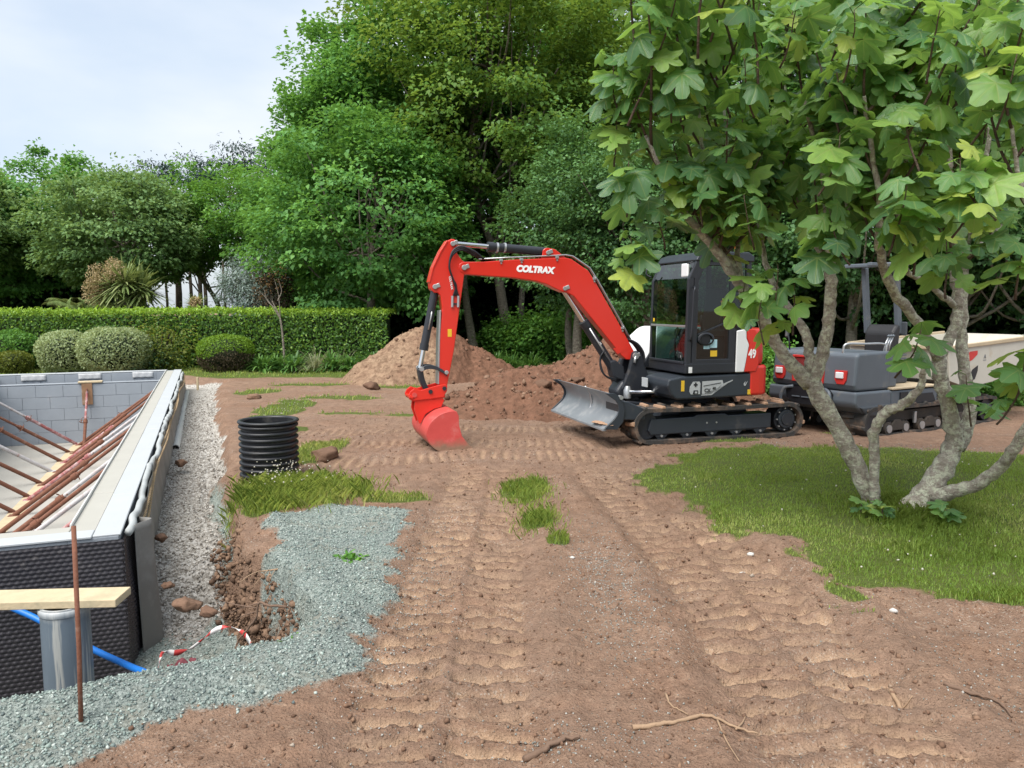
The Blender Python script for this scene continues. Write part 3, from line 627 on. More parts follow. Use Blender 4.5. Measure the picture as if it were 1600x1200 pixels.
rg = mobj('crumpled_cloth', raw_mesh('crumpled_cloth', np.stack([X*.10+.025*fbm(X*3, Y*3+9, 3), Y*.07+.05*fbm(X*3+5, Y*3, 3)*.6, Zc], -1).reshape(-1, 3), q[k], True), M['cloth']); rg.location = c1; rg.rotation_euler = (R(8), 0, .5)
s = rg.modifiers.new('t', 'SOLIDIFY'); s.thickness = .003; tag(rg, 'crumpled maroon cloth lying in the pit', 'cloth')
# ---- corrugated black pipe
M['black_plastic'] = pm('black corrugated plastic', (.016, .017, .020), .42, var=.3, sc=4, dirt=(.075, .07, .062), damt=.56, dsc=5, spec=.55)
cpx, cpy = -2.50, 7.80; cp_ = empty('corrugated_pipe', (cpx, cpy, -.12)); tag(cp_, 'short black corrugated pipe standing upright at the trench edge', 'pipe')
MB().lathe([(.262, 0), (.262, .70), (.250, .70), (.250, 0)], 56, close=True).build('wall', M['black_plastic'], cp_, autos=R(40))
for k in range(11):
    z0 = .012+k*.062
    MB().lathe([(.261, z0), (.288, z0+.008), (.296, z0+.016), (.296, z0+.030), (.288, z0+.038), (.261, z0+.046)], 56).build('rib', M['black_plastic'], cp_, smooth=True)
MB().lathe([(.255, .690), (.258, .706), (.275, .714), (.300, .712), (.306, .700), (.300, .689), (.263, .686)], 56).build('rim', M['black_plastic'], cp_, smooth=True)
# ================================================================== excavator
TH = R(17); EX = empty('excavator', (2.39, 10.64, 0), R(180)+TH)     # local x = forward, y = towards the operator's left (the camera side)
tag(EX, 'red and black tracked mini excavator with cab, boom and red bucket', 'excavator')
M['red'] = pm('excavator red', (.62, .028, .016), .32, var=.06, sc=2, coat=.35, dirt=(.50, .05, .035), damt=.66, dsc=4)
M['red_worn'] = pm('worn red bucket paint', (.50, .055, .050), .5, var=.12, sc=5, dirt=(.30, .17, .13), damt=.60, dsc=4, bump=.1, bsc=20)
def bucket_mat():
    t = NT('worn red bucket paint with soil'); P = t.co('Object'); sx = t.n('ShaderNodeSeparateXYZ'); t.l(P, sx.inputs[0]); n1 = t.noise(6, 7, .7); n2 = t.noise(25, 5, .7)
    c = t.mix(n1, (.46, .05, .045), (.60, .085, .075)); c = t.mix(t.ramp(n1, (.55, 0), (.75, .35)), c, (.55, .30, .27))
    k = t.ramp(t.math('ADD', sx.outputs[2], t.math('MULTIPLY_ADD', n1, .30, -.15)), (.02, .95), (.14, 0)); c = t.mix(k, c, t.mix(n2, (.17, .105, .07), (.32, .21, .14)))
    return t.end(t.bsdf(c, .5, 0, t.bump(n2, .15, .01)))
M['red_worn'] = bucket_mat()
M['mach_black'] = pm('machine black paint', (.022, .025, .032), .42, var=.2, sc=3, dirt=(.085, .075, .066), damt=.60, dsc=4)
M['frame_grey'] = pm('dark slate paint', (.030, .037, .047), .38, var=.15, sc=3, dirt=(.10, .09, .08), damt=.62, dsc=3)
M['rubber'] = pm('track rubber', (.040, .038, .036), .8, var=.25, sc=8, bump=.3, bsc=50, dirt=(.20, .135, .095), damt=.47, dsc=5)
M['mud'] = pm('dried mud', (.36, .225, .145), .95, var=.3, sc=20, bump=.6, bsc=40)
M['chrome'] = pm('chromed steel', (.72, .73, .75), .18, metal=1.0, var=.05)
M['zinc'] = pm('zinc steel', (.48, .49, .50), .4, metal=.8, var=.1, sc=20)
M['white_paint'] = pm('white paint', (.74, .75, .76), .35, var=.04, dirt=(.55, .53, .5), damt=.64)
M['yellow'] = pm('yellow sticker', (.72, .46, .03), .5, var=.12, sc=60)
M['sticker_blue'] = pm('pale blue sticker', (.40, .62, .70), .5, var=.1, sc=40)
M['sticker_grey'] = pm('silver grey decal', (.42, .44, .45), .45, var=.05)
M['letter_white'] = pm('white lettering', (.85, .85, .85), .5, var=.02)
M['decal_black'] = pm('black decal', (.015, .016, .02), .5, var=.1)
M['seat'] = pm('black vinyl', (.020, .020, .022), .5, var=.2)
M['orange'] = pm('orange plastic', (.75, .22, .02), .4, var=.1)
M['blade_steel'] = pm('scuffed grey blade', (.23, .25, .27), .42, metal=.2, var=.18, sc=3, dirt=(.42, .42, .41), damt=.5, dsc=3)
M['skin'] = None
def glass_mat(name, tint, a=.62):
    t = NT(name); g = t.n('ShaderNodeBsdfGlossy'); g.inputs[0].default_value = (1, 1, 1, 1); g.inputs[1].default_value = .02
    tr = t.n('ShaderNodeBsdfTransparent'); tr.inputs[0].default_value = (*tint, 1)
    fr = t.n('ShaderNodeLayerWeight'); fr.inputs[0].default_value = .5
    ms = t.n('ShaderNodeMixShader'); t.l(t.math('MULTIPLY_ADD', t.math('POWER', fr.outputs[1], 3.0), .55, .045), ms.inputs[0]); t.l(tr.outputs[0], ms.inputs[1]); t.l(g.outputs[0], ms.inputs[2])
    return t.end(ms.outputs[0])
M['glass'] = glass_mat('tinted cab glass', (.42, .55, .52))
M['lens'] = pm('clear lens', (.75, .77, .8), .08, var=.05, sc=40, spec=.8)
def ring_tube(x, z, r, y0, y1, n=24):
    return MB().lathe([(0, y0), (r, y0), (r, y1), (0, y1)], n, (x, 0, z), 'y')
# ---- crawler tracks
def track_path(x0, x1, z0, z1, n=12, nose=0.0):
    """stadium outline, returns points and outward normals, evenly spaced"""
    r = (z1-z0)/2; zc = (z0+z1)/2; P = []
    for k in range(n+1):
        a = R(-90)+math.pi*k/n; P.append((x1-r+r*math.cos(a), zc+r*math.sin(a)))
    m = 14; sag = .012
    for k in range(1, m):
        t = k/m; P.append(((x1-r)*(1-t)+(x0+r)*t, z1-sag*math.sin(math.pi*t)))
    for k in range(n+1):
        a = R(90)+math.pi*k/n; P.append((x0+r+r*math.cos(a), zc+r*math.sin(a)))
    for k in range(1, m):
        t = k/m; P.append(((x0+r)*(1-t)+(x1-r)*t, z0))
    return P
def resample(P, n):
    P = np.array(P+[P[0]]); d = np.concatenate([[0], np.cumsum(np.linalg.norm(np.diff(P, axis=0), axis=1))]); s = np.linspace(0, d[-1], n, endpoint=False)
    return np.stack([np.interp(s, d, P[:, 0]), np.interp(s, d, P[:, 1])], -1)
def belt(parent, x0, x1, z0, z1, y0, y1, th=.048, lug=.028, nl=40, muddy=True):
    bt = resample(track_path(x0+lug, x1-lug, z0+lug, z1-lug), nl*2); n = len(bt)
    tg = np.roll(bt, -1, 0)-np.roll(bt, 1, 0); tg /= np.linalg.norm(tg, axis=1)[:, None]; nm = np.stack([tg[:, 1], -tg[:, 0]], -1)
    inn = bt-nm*th; m = MB(); vs = []
    for i in range(n):
        for p in (bt[i], inn[i]):
            for y in (y0, y1): vs.append((p[0], y, p[1]))
    fs = []
    for i in range(n):
        a, b = i*4, ((i+1) % n)*4
        fs += [(a, a+1, b+1, b), (a+2, b+2, b+3, a+3), (a, b, b+2, a+2), (a+1, a+3, b+3, b+1)]
    bl = m.add(vs, fs).build('track_belt', M['rubber'], parent, autos=R(50))
    yc = (y0+y1)/2; w2 = (y1-y0)/2
    for i in range(nl):                       # each tread bar is a piece of its own
        j = (2*i) % n; p, t_, nn = bt[j], tg[j], nm[j]
        side = 1 if i % 2 else -1; m = MB()
        ya, yb = (yc-.02, y1+.004) if side > 0 else (y0-.004, yc+.02)
        for s_ in (0,):
            hw = .030
            q = []
            for y in (ya, yb):
                sk = .02*(abs(y-yc)/w2)
                for (a_, h_) in ((-hw, -.006), (hw, -.006), (hw*.7, lug), (-hw*.7, lug)):
                    pp = p+t_*(a_+sk)+nn*h_; q.append((pp[0], y, pp[1]))
            m.add(q, [(0, 1, 2, 3), (7, 6, 5, 4), (0, 4, 5, 1), (1, 5, 6, 2), (2, 6, 7, 3), (3, 7, 4, 0)])
        m.build('tread_bar', M['mud'] if (muddy and random.random() < .62 and p[1] > (z0+z1)*.35) else M['rubber'], bl, bevel=.006, seg=1)
    return bl
def crawler(yo, yi):
    s = 1 if yo > yi else -1
    bl = belt(EX, -1.285, 1.24, -.035, .475, min(yo, yi), max(yo, yi), nl=44)
    y0, y1 = yo-s*.06, yi+s*.05; a, b = min(y0, y1), max(y0, y1)
    fr = MB().prism([(-.80, .12), (.95, .10), (.99, .16), (.95, .30), (.35, .31), (.30, .335), (-.10, .335), (-.15, .31), (-.80, .315)], a, b).build('track_frame', M['frame_grey'], EX, bevel=.012)
    sk = []
    x = .95
    for k in range(5):
        xc = .80-k*.36; sk += [(xc+.10, .105), (xc+.06, .065), (xc-.06, .065), (xc-.10, .105)]
    MB().prism([(.97, .14)]+sk+[(-.80, .14)], yo-s*.075, yo-s*.095).build('roller_guard', M['frame_grey'], fr, bevel=.004, seg=1)
    for k in range(5):
        xc = .80-k*.36
        ring_tube(xc, .075, .055, a+.02, b-.02).build('roller', M['mach_black'], fr, autos=R(40))
        ring_tube(xc, .085, .016, yo-s*.055, yo-s*.076, 12).build('bolt', M['zinc'], fr, autos=R(40))
    for xc in (.16, .02): ring_tube(xc, .225, .012, yo-s*.055, yo-s*.065, 10).build('bolt', M['zinc'], fr, autos=R(40))
    ring_tube(1.0, .215, .165, a+.03, b-.03, 28).build('idler_wheel', M['mach_black'], EX, autos=R(40))
    sp = ring_tube(-1.03, .225, .165, a+.03, b-.03, 28).build('drive_sprocket', M['mach_black'], EX, autos=R(40))
    ring_tube(-1.03, .225, .125, yo-s*.045, yo-s*.09, 28).build('hub_cover', M['frame_grey'], sp, bevel=.01)
    ring_tube(-1.03, .225, .085, yo-s*.030, yo-s*.046, 28).build('hub_cap', M['mach_black'], sp, bevel=.006)
    for k in range(9):
        q = 2*math.pi*k/9; ring_tube(-1.03+.145*math.cos(q), .225+.145*math.sin(q), .010, yo-s*.048, yo-s*.075, 8).build('bolt', M['zinc'], sp)
    ring_tube(0.0, .40, .035, a+.02, b-.02, 16).build('carrier_roller', M['mach_black'], EX, autos=R(40))
crawler(.95, .57); crawler(-.95, -.57)
MB().prism([(-.75, .14), (.75, .14), (.6, .40), (-.6, .40)], -.56, .56).build('undercarriage', M['frame_grey'], EX, bevel=.02)
MB().lathe([(0, .39), (.44, .39), (.44, .455), (.40, .46), (.40, .52), (0, .52)], 36).build('slew_ring', M['mach_black'], EX, autos=R(40))
# ---- dozer blade
cs = []
for k in range(11):
    t = k/10; z = .22+.43*t; x = 1.60-.20*math.sin(math.pi*(t*.92))*1.0-.02*t; cs.append((x, z))
prof = cs+[(x-.022, z) for x, z in cs[::-1]]
bld = MB().prism(prof, -.93, .93).build('blade', M['blade_steel'], EX, autos=R(35))
for y in (-.94, .94):
    sp = [(1.61, .215), (1.585, .25)]+[(x+.03, z) for x, z in cs[2:9]]+[(1.60, .655), (1.49, .66), (1.40, .60), (1.34, .44), (1.36, .30), (1.44, .205)]
    MB().prism(sp, y-.012, y+.012).build('side_plate', M['frame_grey'], bld, bevel=.004, seg=1)
MB().box((1.60, 0, .205), (.05, 1.86, .03)).build('cutting_edge', M['blade_steel'], bld, bevel=.004, seg=1)
MB().tube([(1.50, .05, .655), (1.425, .05, .56), (1.40, .05, .45), (1.43, .05, .33), (1.56, .05, .235)], .012, 6).build('weld_seam', M['zinc'], bld, smooth=True)
for k in range(14): pass
m = MB(); 
for k in range(40):
    a = random.random(); m.add((OCT*np.array([.05, .05, .014])*random.uniform(.5, 1.2)+np.array([1.545+random.gauss(0, .03), .70+random.gauss(0, .09), .262])), OCTF.tolist())
m.build('soil_on_blade', M['mud'], bld)
for y in (-.34, .34):
    MB().prism([(1.36, .30), (1.36, .43), (1.0, .47), (.55, .42), (.55, .26), (1.0, .27)], y-.05, y+.05).build('blade_arm', M['mach_black'], EX, bevel=.012)
MB().prism([(1.40, .32), (1.40, .56), (1.28, .54), (1.05, .44), (1.05, .30)], .50, .92).build('blade_bracket', M['frame_grey'], EX, bevel=.012)
MB().tube([(1.38, 0, .50), (.75, 0, .37)], .045, 14).build('blade_cylinder', M['mach_black'], EX, smooth=True)
ring_tube(1.395, .60, .026, .90, .965, 14).build('pin', M['zinc'], bld, autos=R(40))
# ---- upper structure
def outline(x0, x1, y0, y1, rr, n=6):
    out = []
    for (cx, cy, a0, rad) in ((x1-rr[0], y1-rr[0], 0, rr[0]), (x0+rr[1], y1-rr[1], 90, rr[1]), (x0+rr[2], y0+rr[2], 180, rr[2]), (x1-rr[3], y0+rr[3], 270, rr[3])):
        for k in range(n+1):
            a = R(a0+90*k/n); out.append((cx+rad*math.cos(a), cy+rad*math.sin(a)))
    return out
# deck: side skirt with sloping front, rear counterweight
deck = MB().prism([(.62, .54), (.70, .60), (.76, .72), (.74, .80), (.56, .835), (-.47, .855), (-.47, .56), (.0, .545)], .30, .935).build('side_skirt', M['frame_grey'], EX, bevel=.025, seg=3)
MB().prism([(.66, .54), (.72, .70), (.60, .83), (-.47, .85), (-.47, .55)], -.93, .30).build('deck_frame', M['mach_black'], EX, bevel=.02)
cwt = []
for k in range(17):
    a = R(-90+180*k/16); cwt.append((-.46-.56*math.cos(a)**.6 if math.cos(a) > 1e-6 else -.46, .945*math.sin(a)))
cwo = [(-.46-.11-.33*math.cos(math.asin(max(-1, min(1, y/.96)))) if abs(y) < .94 else -.46-.10, y) for x, y in cwt]
cwo = [(-.42, -.945)]+cwo+[(-.42, .945)]
m = MB(); m.prism(cwo, .56, .95, 'z'); cw = m.build('counterweight', M['red'], EX, bevel=.035, seg=3)
hood = [(x+.04 if x < -.45 else x, y*.97) for x, y in cwo]
MB().prism(hood, .952, 1.43, 'z').build('engine_hood', M['red'], EX, bevel=.06, seg=3)
MB().prism([(-.195, .87), (-.20, 1.40), (-.34, 1.425), (-.345, 1.30), (-.385, 1.22), (-.32, .87)], .938, .962).build('white_side_panel', M['white_paint'], EX, bevel=.012)
MB().prism([(-.325, .87), (-.39, 1.22), (-.35, 1.31), (-.36, 1.425), (-.47, 1.42), (-.53, 1.36), (-.54, .96), (-.50, .87)], .90, .955).build('red_side_panel', M['red'], EX, bevel=.012)
MB().prism([(.58, .86), (.45, 1.25), (.25, 1.42), (-.42, 1.42), (-.42, .86)], -.93, -.12).build('right_cover', M['white_paint'], EX, bevel=.07, seg=4)
MB().prism([(.585, .88), (.455, 1.10), (.44, .88)], -.935, -.11).build('cover_grille', M['mach_black'], EX, bevel=.01)
# ---- cab: pillars, roof, panes
cab = empty('cab', (0, 0, 0)); cab.parent = EX
CY0, CY1 = -.06, .945; CX0, CX1 = -.42, .51; CZ0, CZ1 = .865, 2.33
def bar(a, b, w, name, mat='mach_black', par=None, bev=.012):
    a, b = Vector(a), Vector(b); d = b-a; q = d.to_track_quat('Z', 'Y').to_matrix()
    return MB().box(tuple((a+b)/2), (w[0], w[1], d.length), q).build(name, M[mat], par or cab, bevel=bev)
MB().prism([(.52, .865), (.52, .99), (.48, 1.0), (-.42, 1.0), (-.42, .865)], CY0, CY1).build('cab_base', M['mach_black'], cab, bevel=.015)
pil = []
def pillar(x0, x1, y, tk=.055, wd=.075, name='pillar'):
    m = MB(); d = wd
    m.add([(x0[0], y-tk/2, x0[1]), (x0[0]-d, y-tk/2, x0[1]), (x0[0]-d, y+tk/2, x0[1]), (x0[0], y+tk/2, x0[1]), (x1[0], y-tk/2, x1[1]), (x1[0]-d, y-tk/2, x1[1]), (x1[0]-d, y+tk/2, x1[1]), (x1[0], y+tk/2, x1[1])],
          [(3, 2, 1, 0), (4, 5, 6, 7), (0, 1, 5, 4), (1, 2, 6, 5), (2, 3, 7, 6), (3, 0, 4, 7)])
    bm = m.build(name, M['mach_black'], cab, bevel=.012); return bm
for y in (CY0+.03, CY1-.03):
    pillar((.515, .98), (.495, 2.06), y); pillar((.495, 2.05), (.37, 2.31), y, wd=.09)
    pillar((-.10, .98), (-.10, 2.28), y, wd=.085); pillar((-.36, 1.40), (-.33, 2.28), y, wd=.07)
MB().prism([(.40, 2.29), (.36, 2.36), (.25, 2.395), (-.35, 2.39), (-.43, 2.34), (-.43, 2.27), (.40, 2.27)], CY0-.01, CY1+.012).build('roof', M['frame_grey'], cab, bevel=.03, seg=3)
MB().box((.515, (CY0+CY1)/2, 1.0), (.035, CY1-CY0-.08, .03)).build('windscreen_sill', M['mach_black'], cab, bevel=.006)
MB().box((.508, (CY0+CY1)/2, 1.46), (.022, CY1-CY0-.10, .028)).build('windscreen_bar', M['zinc'], cab, bevel=.004)
bar((-.42, CY1-.02, 1.42), (-.10, CY1-.02, 1.50), (.05, .08), 'quarter_sill')
MB().prism([(-.14, .98), (-.14, 1.50), (-.42, 1.44), (-.42, .98)], CY1-.06, CY1-.012).build('rear_panel', M['mach_black'], cab, bevel=.01)
MB().prism([(-.40, .98), (-.40, 1.45), (-.43, 1.45), (-.43, .98)], CY0, CY1).build('back_panel', M['mach_black'], cab, bevel=.01)
def pane(name, pts, par=None):
    return MB().add(pts, [tuple(range(len(pts)))]).build(name, M['glass'], par or cab)
ya, yb = CY0+.055, CY1-.055
pane('windscreen', [(.500, ya, 1.475), (.500, yb, 1.475), (.482, yb, 2.06), (.482, ya, 2.06)]); pane('roof_light', [(.482, ya, 2.06), (.482, yb, 2.06), (.37, yb, 2.29), (.37, ya, 2.29)])
pane('lower_windscreen', [(.502, ya, 1.015), (.502, yb, 1.015), (.500, yb, 1.447), (.500, ya, 1.447)])
yd = CY1-.022
door = empty('door'); door.parent = cab
fr_o = [(.43, .985), (.415, 2.06), (.31, 2.275), (-.175, 2.275), (-.175, .985)]
fr_i = [(.365, 1.045), (.352, 2.03), (.27, 2.215), (-.125, 2.215), (-.125, 1.045)]
m = MB(); nn = 5; vs = []
for y in (yd-.02, yd+.02):
    vs += [(x, y, z) for x, z in fr_o]+[(x, y, z) for x, z in fr_i]
fs = []
for i in range(nn):
    j = (i+1) % nn
    fs += [(i, j, nn+j, nn+i), (2*nn+i, 3*nn+i, 3*nn+j, 2*nn+j), (i, 2*nn+i, 2*nn+j, j), (nn+i, nn+j, 3*nn+j, 3*nn+i)]
m.add(vs, fs).build('door_frame', M['mach_black'], door, bevel=.008)
pane('door_pane', [(x, yd, z) for x, z in fr_i], door)
pane('quarter_pane', [(-.15, CY1-.03, 1.50), (-.15, CY1-.03, 2.26), (-.34, CY1-.03, 2.26), (-.36, CY1-.03, 1.46)])
pane('far_pane', [(.42, CY0+.03, 1.0), (-.36, CY0+.03, 1.0), (-.34, CY0+.03, 2.26), (.38, CY0+.03, 2.26)])
pane('rear_pane', [(-.41, CY0+.05, 1.47), (-.41, CY1-.05, 1.47), (-.39, CY1-.05, 2.26), (-.39, CY0+.05, 2.26)])
bar((.35, yd+.012, 1.355), (-.12, yd+.012, 1.53), (.018, .02), 'door_rail', par=door, bev=.004)
m = MB(); n_ = 28
for r_, h_ in (): pass
lat = MB().lathe([(.075, yd), (.100, yd+.004), (.108, yd+.016), (.100, yd+.028), (.078, yd+.03)], 28, (.235, 0, 1.30), 'y'); dh = lat.build('door_handle_ring', M['mach_black'], door, smooth=True); dh.scale = (1.12, 1, .8); dh.location = (-.03, 0, .26)
ring_tube(.235, 1.30, .07, yd-.004, yd+.012, 24).build('door_handle', M['decal_black'], door, autos=R(40)).location = (0, 0, 0)
MB().tube(catmull([(.455, CY1+.005, 1.28), (.475, CY1+.05, 1.33), (.465, CY1+.055, 1.55), (.455, CY1+.055, 1.85), (.44, CY1+.05, 1.93), (.42, CY1+.0, 1.95)], 5), .013, 8).build('grab_rail', M['mach_black'], cab, smooth=True)
# service panel below the door pane with stickers
MB().box((.12, .80, 1.17), (.48, .02, .30)).build('seat_base_panel', M['frame_grey'], cab, bevel=.01)
for (x, z, sx_, sz_, mt) in ((.215, 1.225, .085, .10, 'sticker_blue'), (.115, 1.24, .10, .105, 'sticker_blue'), (.11, 1.115, .095, .075, 'yellow')):
    MB().box((x, yd+.004, z), (sx_, .003, sz_)).build('sticker', M[mt], door)
MB().box((.45, CY1+.004, .915), (.05, .003, .075)).build('sticker', M['white_paint'], cab)
MB().box((.513, .07, 1.53), (.003, .04, .045)).build('sticker', M['yellow'], cab)
# seat, console and levers inside
MB().prism([(.22, 1.22), (.22, 1.34), (-.12, 1.34), (-.16, 1.30), (-.16, 1.22)], .22, .70).build('seat_cushion', M['seat'], cab, bevel=.04, seg=3)
MB().prism([(-.10, 1.34), (-.16, 1.95), (-.25, 1.95), (-.20, 1.34)], .24, .68).build('seat_back', M['seat'], cab, bevel=.035, seg=3)
MB().box((.05, .46, 1.11), (.40, .44, .24)).build('seat_pedestal', M['mach_black'], cab, bevel=.02)
for y in (.16, .78):
    MB().box((.06, y, 1.36), (.34, .09, .10)).build('arm_console', M['seat'], cab, bevel=.02)
    MB().tube([(.20, y, 1.40), (.215, y, 1.50), (.21, y, 1.60)], [.012, .014, .022], 8).build('joystick', M['seat'], cab, smooth=True)
for y in (.36, .5): MB().tube([(.33, y, .99), (.35, y, 1.25), (.32, y, 1.42)], .011, 6).build('travel_lever', M['seat'], cab, smooth=True)
MB().tube([(-.13, .80, 1.50), (-.05, .82, 1.78)], .012, 6).build('belt_strap', M['orange'], cab, smooth=True)
# mirror, beacon, handrail, work light
mr = MB().box((.46, CY1-.16, 2.16), (.035, .16, .17)).build('mirror', M['white_paint'], cab, bevel=.03, seg=3); MB().tube([(.42, CY1-.04, 2.26), (.47, CY1-.10, 2.24)], .01, 6).build('mirror_arm', M['mach_black'], mr, smooth=True)
MB().tube(catmull([(.50, CY0+.02, 2.10), (.56, CY0-.02, 2.14), (.55, CY0-.03, 2.22)], 4), .01, 6).build('mirror_arm', M['mach_black'], cab, smooth=True)
MB().lathe([(.0, 2.40), (.05, 2.40), (.05, 2.43), (.042, 2.50), (0, 2.52)], 16, (-.32, .75, 0)).build('beacon', M['orange'], cab, smooth=True)
# ---- decals on the skirt
def decal(name, pts, y, mat, par, t=.003):
    return MB().prism(pts, y, y+t).build(name, M[mat], par)
dy = .9365
decal('badge', [(.43, .605), (.45, .64), (.445, .70), (.40, .765), (.31, .765), (.295, .74), (.30, .605)], dy, 'sticker_grey', deck)
decal('badge_mark', [(.375, .70), (.375, .755), (.355, .755), (.355, .70)], dy+.004, 'decal_black', deck); decal('badge_mark', [(.392, .718), (.392, .735), (.338, .735), (.338, .718)], dy+.0042, 'decal_black', deck)
decal('badge_mark', [(.405, .61), (.39, .655), (.33, .655), (.33, .61)], dy+.004, 'decal_black', deck); decal('badge_mark', [(.375, .618), (.375, .64), (.345, .64), (.345, .618)], dy+.0075, 'sticker_grey', deck)
decal('badge', [(.27, .605), (.27, .765), (-.02, .775), (-.035, .73), (.12, .625), (.20, .605)], dy, 'sticker_grey', deck)
decal('badge_mark', [(.255, .703), (.255, .71), (0, .745), (0, .738)], dy+.004, 'decal_black', deck)
decal('stripe', [(-.03, .725), (-.17, .775), (-.17, .762), (-.04, .705), (.14, .60), (.28, .595), (.28, .585), (.13, .588)], dy, 'sticker_grey', deck)
MB().box((.545, dy+.001, .715), (.045, .003, .135)).build('sticker', M['yellow'], deck); MB().box((-.425, dy+.001, .61), (.06, .003, .065)).build('sticker', M['yellow'], deck)
MB().prism([(-.335, .72), (-.36, .75), (-.35, .70), (-.395, .755), (-.36, .69), (-.34, .695)], dy, dy+.003).build('badge_mark', M['sticker_grey'], deck)
def text(body, size, loc, mat, par, name, italic=.0, rot=(R(90), 0, R(180)), depth=.0015, sx=1.0, bold=.0):
    cu = bpy.data.curves.new(name, 'FONT'); cu.body = body; cu.size = size; cu.extrude = depth; cu.shear = italic; cu.offset = bold; cu.align_x = 'CENTER'; cu.align_y = 'CENTER'
    o = bpy.data.objects.new(name, cu); COL.objects.link(o); dg = bpy.context.evaluated_depsgraph_get(); me = bpy.data.meshes.new_from_object(o.evaluated_get(dg)); bpy.data.objects.remove(o)
    me.materials.clear(); o = mobj(name, me, M[mat], par); o.location = loc; o.rotation_euler = rot; o.scale = (sx, 1, 1); return o
text('CX', .062, (.195, dy+.006, .648), 'decal_black', deck, 'lettering', bold=.0015); text('40', .048, (.10, dy+.006, .672), 'decal_black', deck, 'lettering', bold=.001)
text('49', .155, (-.435, .958, 1.10), 'letter_white', EX, 'lettering', bold=.005, sx=.72)
MB().lathe([(0, 1.02), (.035, 1.02), (.03, 1.06), (0, 1.06)], 12, (.62, .955, 0), 'y')
# ---- swing bracket, front hardware
MB().prism([(.60, .56), (.98, .54), (1.02, .62), (.92, .86), (.86, 1.10), (.80, 1.12), (.73, 1.08), (.66, .86), (.60, .74)], .10, .17).build('swing_bracket', M['mach_black'], EX, bevel=.02)
MB().prism([(.60, .56), (.98, .54), (1.02, .62), (.92, .86), (.86, 1.10), (.80, 1.12), (.73, 1.08), (.66, .86), (.60, .74)], -.17, -.10).build('swing_bracket', M['mach_black'], EX, bevel=.02)
MB().prism([(.58, .50), (1.06, .46), (1.10, .58), (1.0, .72), (.62, .74)], -.15, .15).build('swing_casting', M['mach_black'], EX, bevel=.05, seg=3)
MB().lathe([(.0, .42), (.12, .42), (.13, .48), (.13, .74), (.10, .80), (0, .80)], 20, (.80, 0, 0)).build('swing_post', M['mach_black'], EX, smooth=True)
MB().lathe([(0, .50), (.05, .50), (.055, .60), (.03, .66), (0, .66)], 16, (.98, .26, 0)).build('swing_pin', M['zinc'], EX, autos=R(40))
MB().tube([(.97, .30, .585), (.52, .55, .60)], .026, 12).build('swing_cylinder_rod', M['chrome'], EX, smooth=True); MB().tube([(.68, .46, .595), (.45, .60, .60)], .05, 14).build('swing_cylinder', M['mach_black'], EX, smooth=True)
MB().box((.80, .40, .72), (.012, .16, .12)).build('sticker_plate', M['sticker_grey'], EX, bevel=.003)
# ---- boom
BOOM = [(3.218, 2.192), (3.205, 2.235), (3.16, 2.259), (2.889, 2.267), (2.53, 2.297), (2.136, 2.319), (1.80, 2.336), (1.72, 2.32), (1.482, 2.174), (1.372, 2.017), (.977, 1.393), (.803, 1.10), (.765, 1.06), (.783, 1.03), (.84, .99), (.92, 1.0), (.99, 1.052), (1.586, 1.733), (1.68, 1.84), (1.76, 1.88), (1.837, 1.895), (1.943, 1.939), (2.066, 1.995), (2.20, 2.03), (2.53, 2.072), (2.807, 2.086), (3.137, 2.106), (3.198, 2.141)]
boom = MB().prism(BOOM, -.085, .085).build('boom', M['red'], EX, bevel=.010, seg=2)
flange = [(p[0], p[1]) for p in BOOM]
BK = [(2.121, 2.31), (2.104, 2.426), (2.075, 2.452), (2.035, 2.456), (1.938, 2.438), (1.797, 2.34), (1.77, 2.30)]
for y in (-.07, .05): MB().prism(BK, y, y+.02).build('cylinder_lug', M['red'], boom, bevel=.005, seg=1)
def pinhead(x, z, y, par, r=.028, plate=True):
    s = 1 if y > 0 else -1
    p = ring_tube(x, z, r, y-.004, y+s*.022, 16).build('pin', M['zinc'], par, bevel=.004)
    if plate: MB().box((x-.03, y+s*.006, z+.012), (.07, .010, .05), Matrix.Rotation(R(20), 3, 'Y')).build('pin_plate', M['zinc'], par, bevel=.003, seg=1)
    return p
pinhead(2.041, 2.394, .075, boom); pinhead(1.811, 1.94, .086, boom); pinhead(3.148, 2.189, .088, boom, .033); pinhead(.83, 1.05, .172, EX, .045); MB().tube([(.83, .18, 1.05), (.85, .19, .96)], .02, 8).build('grease_fitting', M['zinc'], EX, smooth=True)
text('COLTRAX', .108, (2.22, .0875, 2.175), 'letter_white', boom, 'lettering', italic=.18, rot=(R(90), R(2.5), R(180)), sx=1.0, bold=.0075)
MB().prism([(1.05, 1.075), (1.12, 1.155), (.92, 1.155), (.90, 1.135)], .0855, .088).build('weld_plate', M['red'], boom)
# steel lines on top of the boom
for k in range(3):
    y = .03-.03*k; off = .022
    pl_ = [(2.95, 2.275+off), (2.53, 2.304+off), (2.136, 2.326+off), (1.80, 2.348+off), (1.70, 2.335+off), (1.462, 2.19+off), (1.345, 2.025+off), (.95, 1.40+off), (.86, 1.25+off)]
    MB().tube([(a, y+.05, b) for a, b in pl_], .010, 6).build('hydraulic_line', M['zinc'] if k < 2 else M['mach_black'], boom, smooth=True)
for (x, z) in ((2.67, 2.285), (2.40, 2.30), (1.92, 2.335), (1.40, 2.07), (.985, 1.42)):
    MB().box((x, .075, z), (.045, .05, .03)).build('line_clamp', M['zinc'], boom, bevel=.004); ring_tube(x, z-.035, .012, .083, .10, 8).build('bolt', M['zinc'], boom)
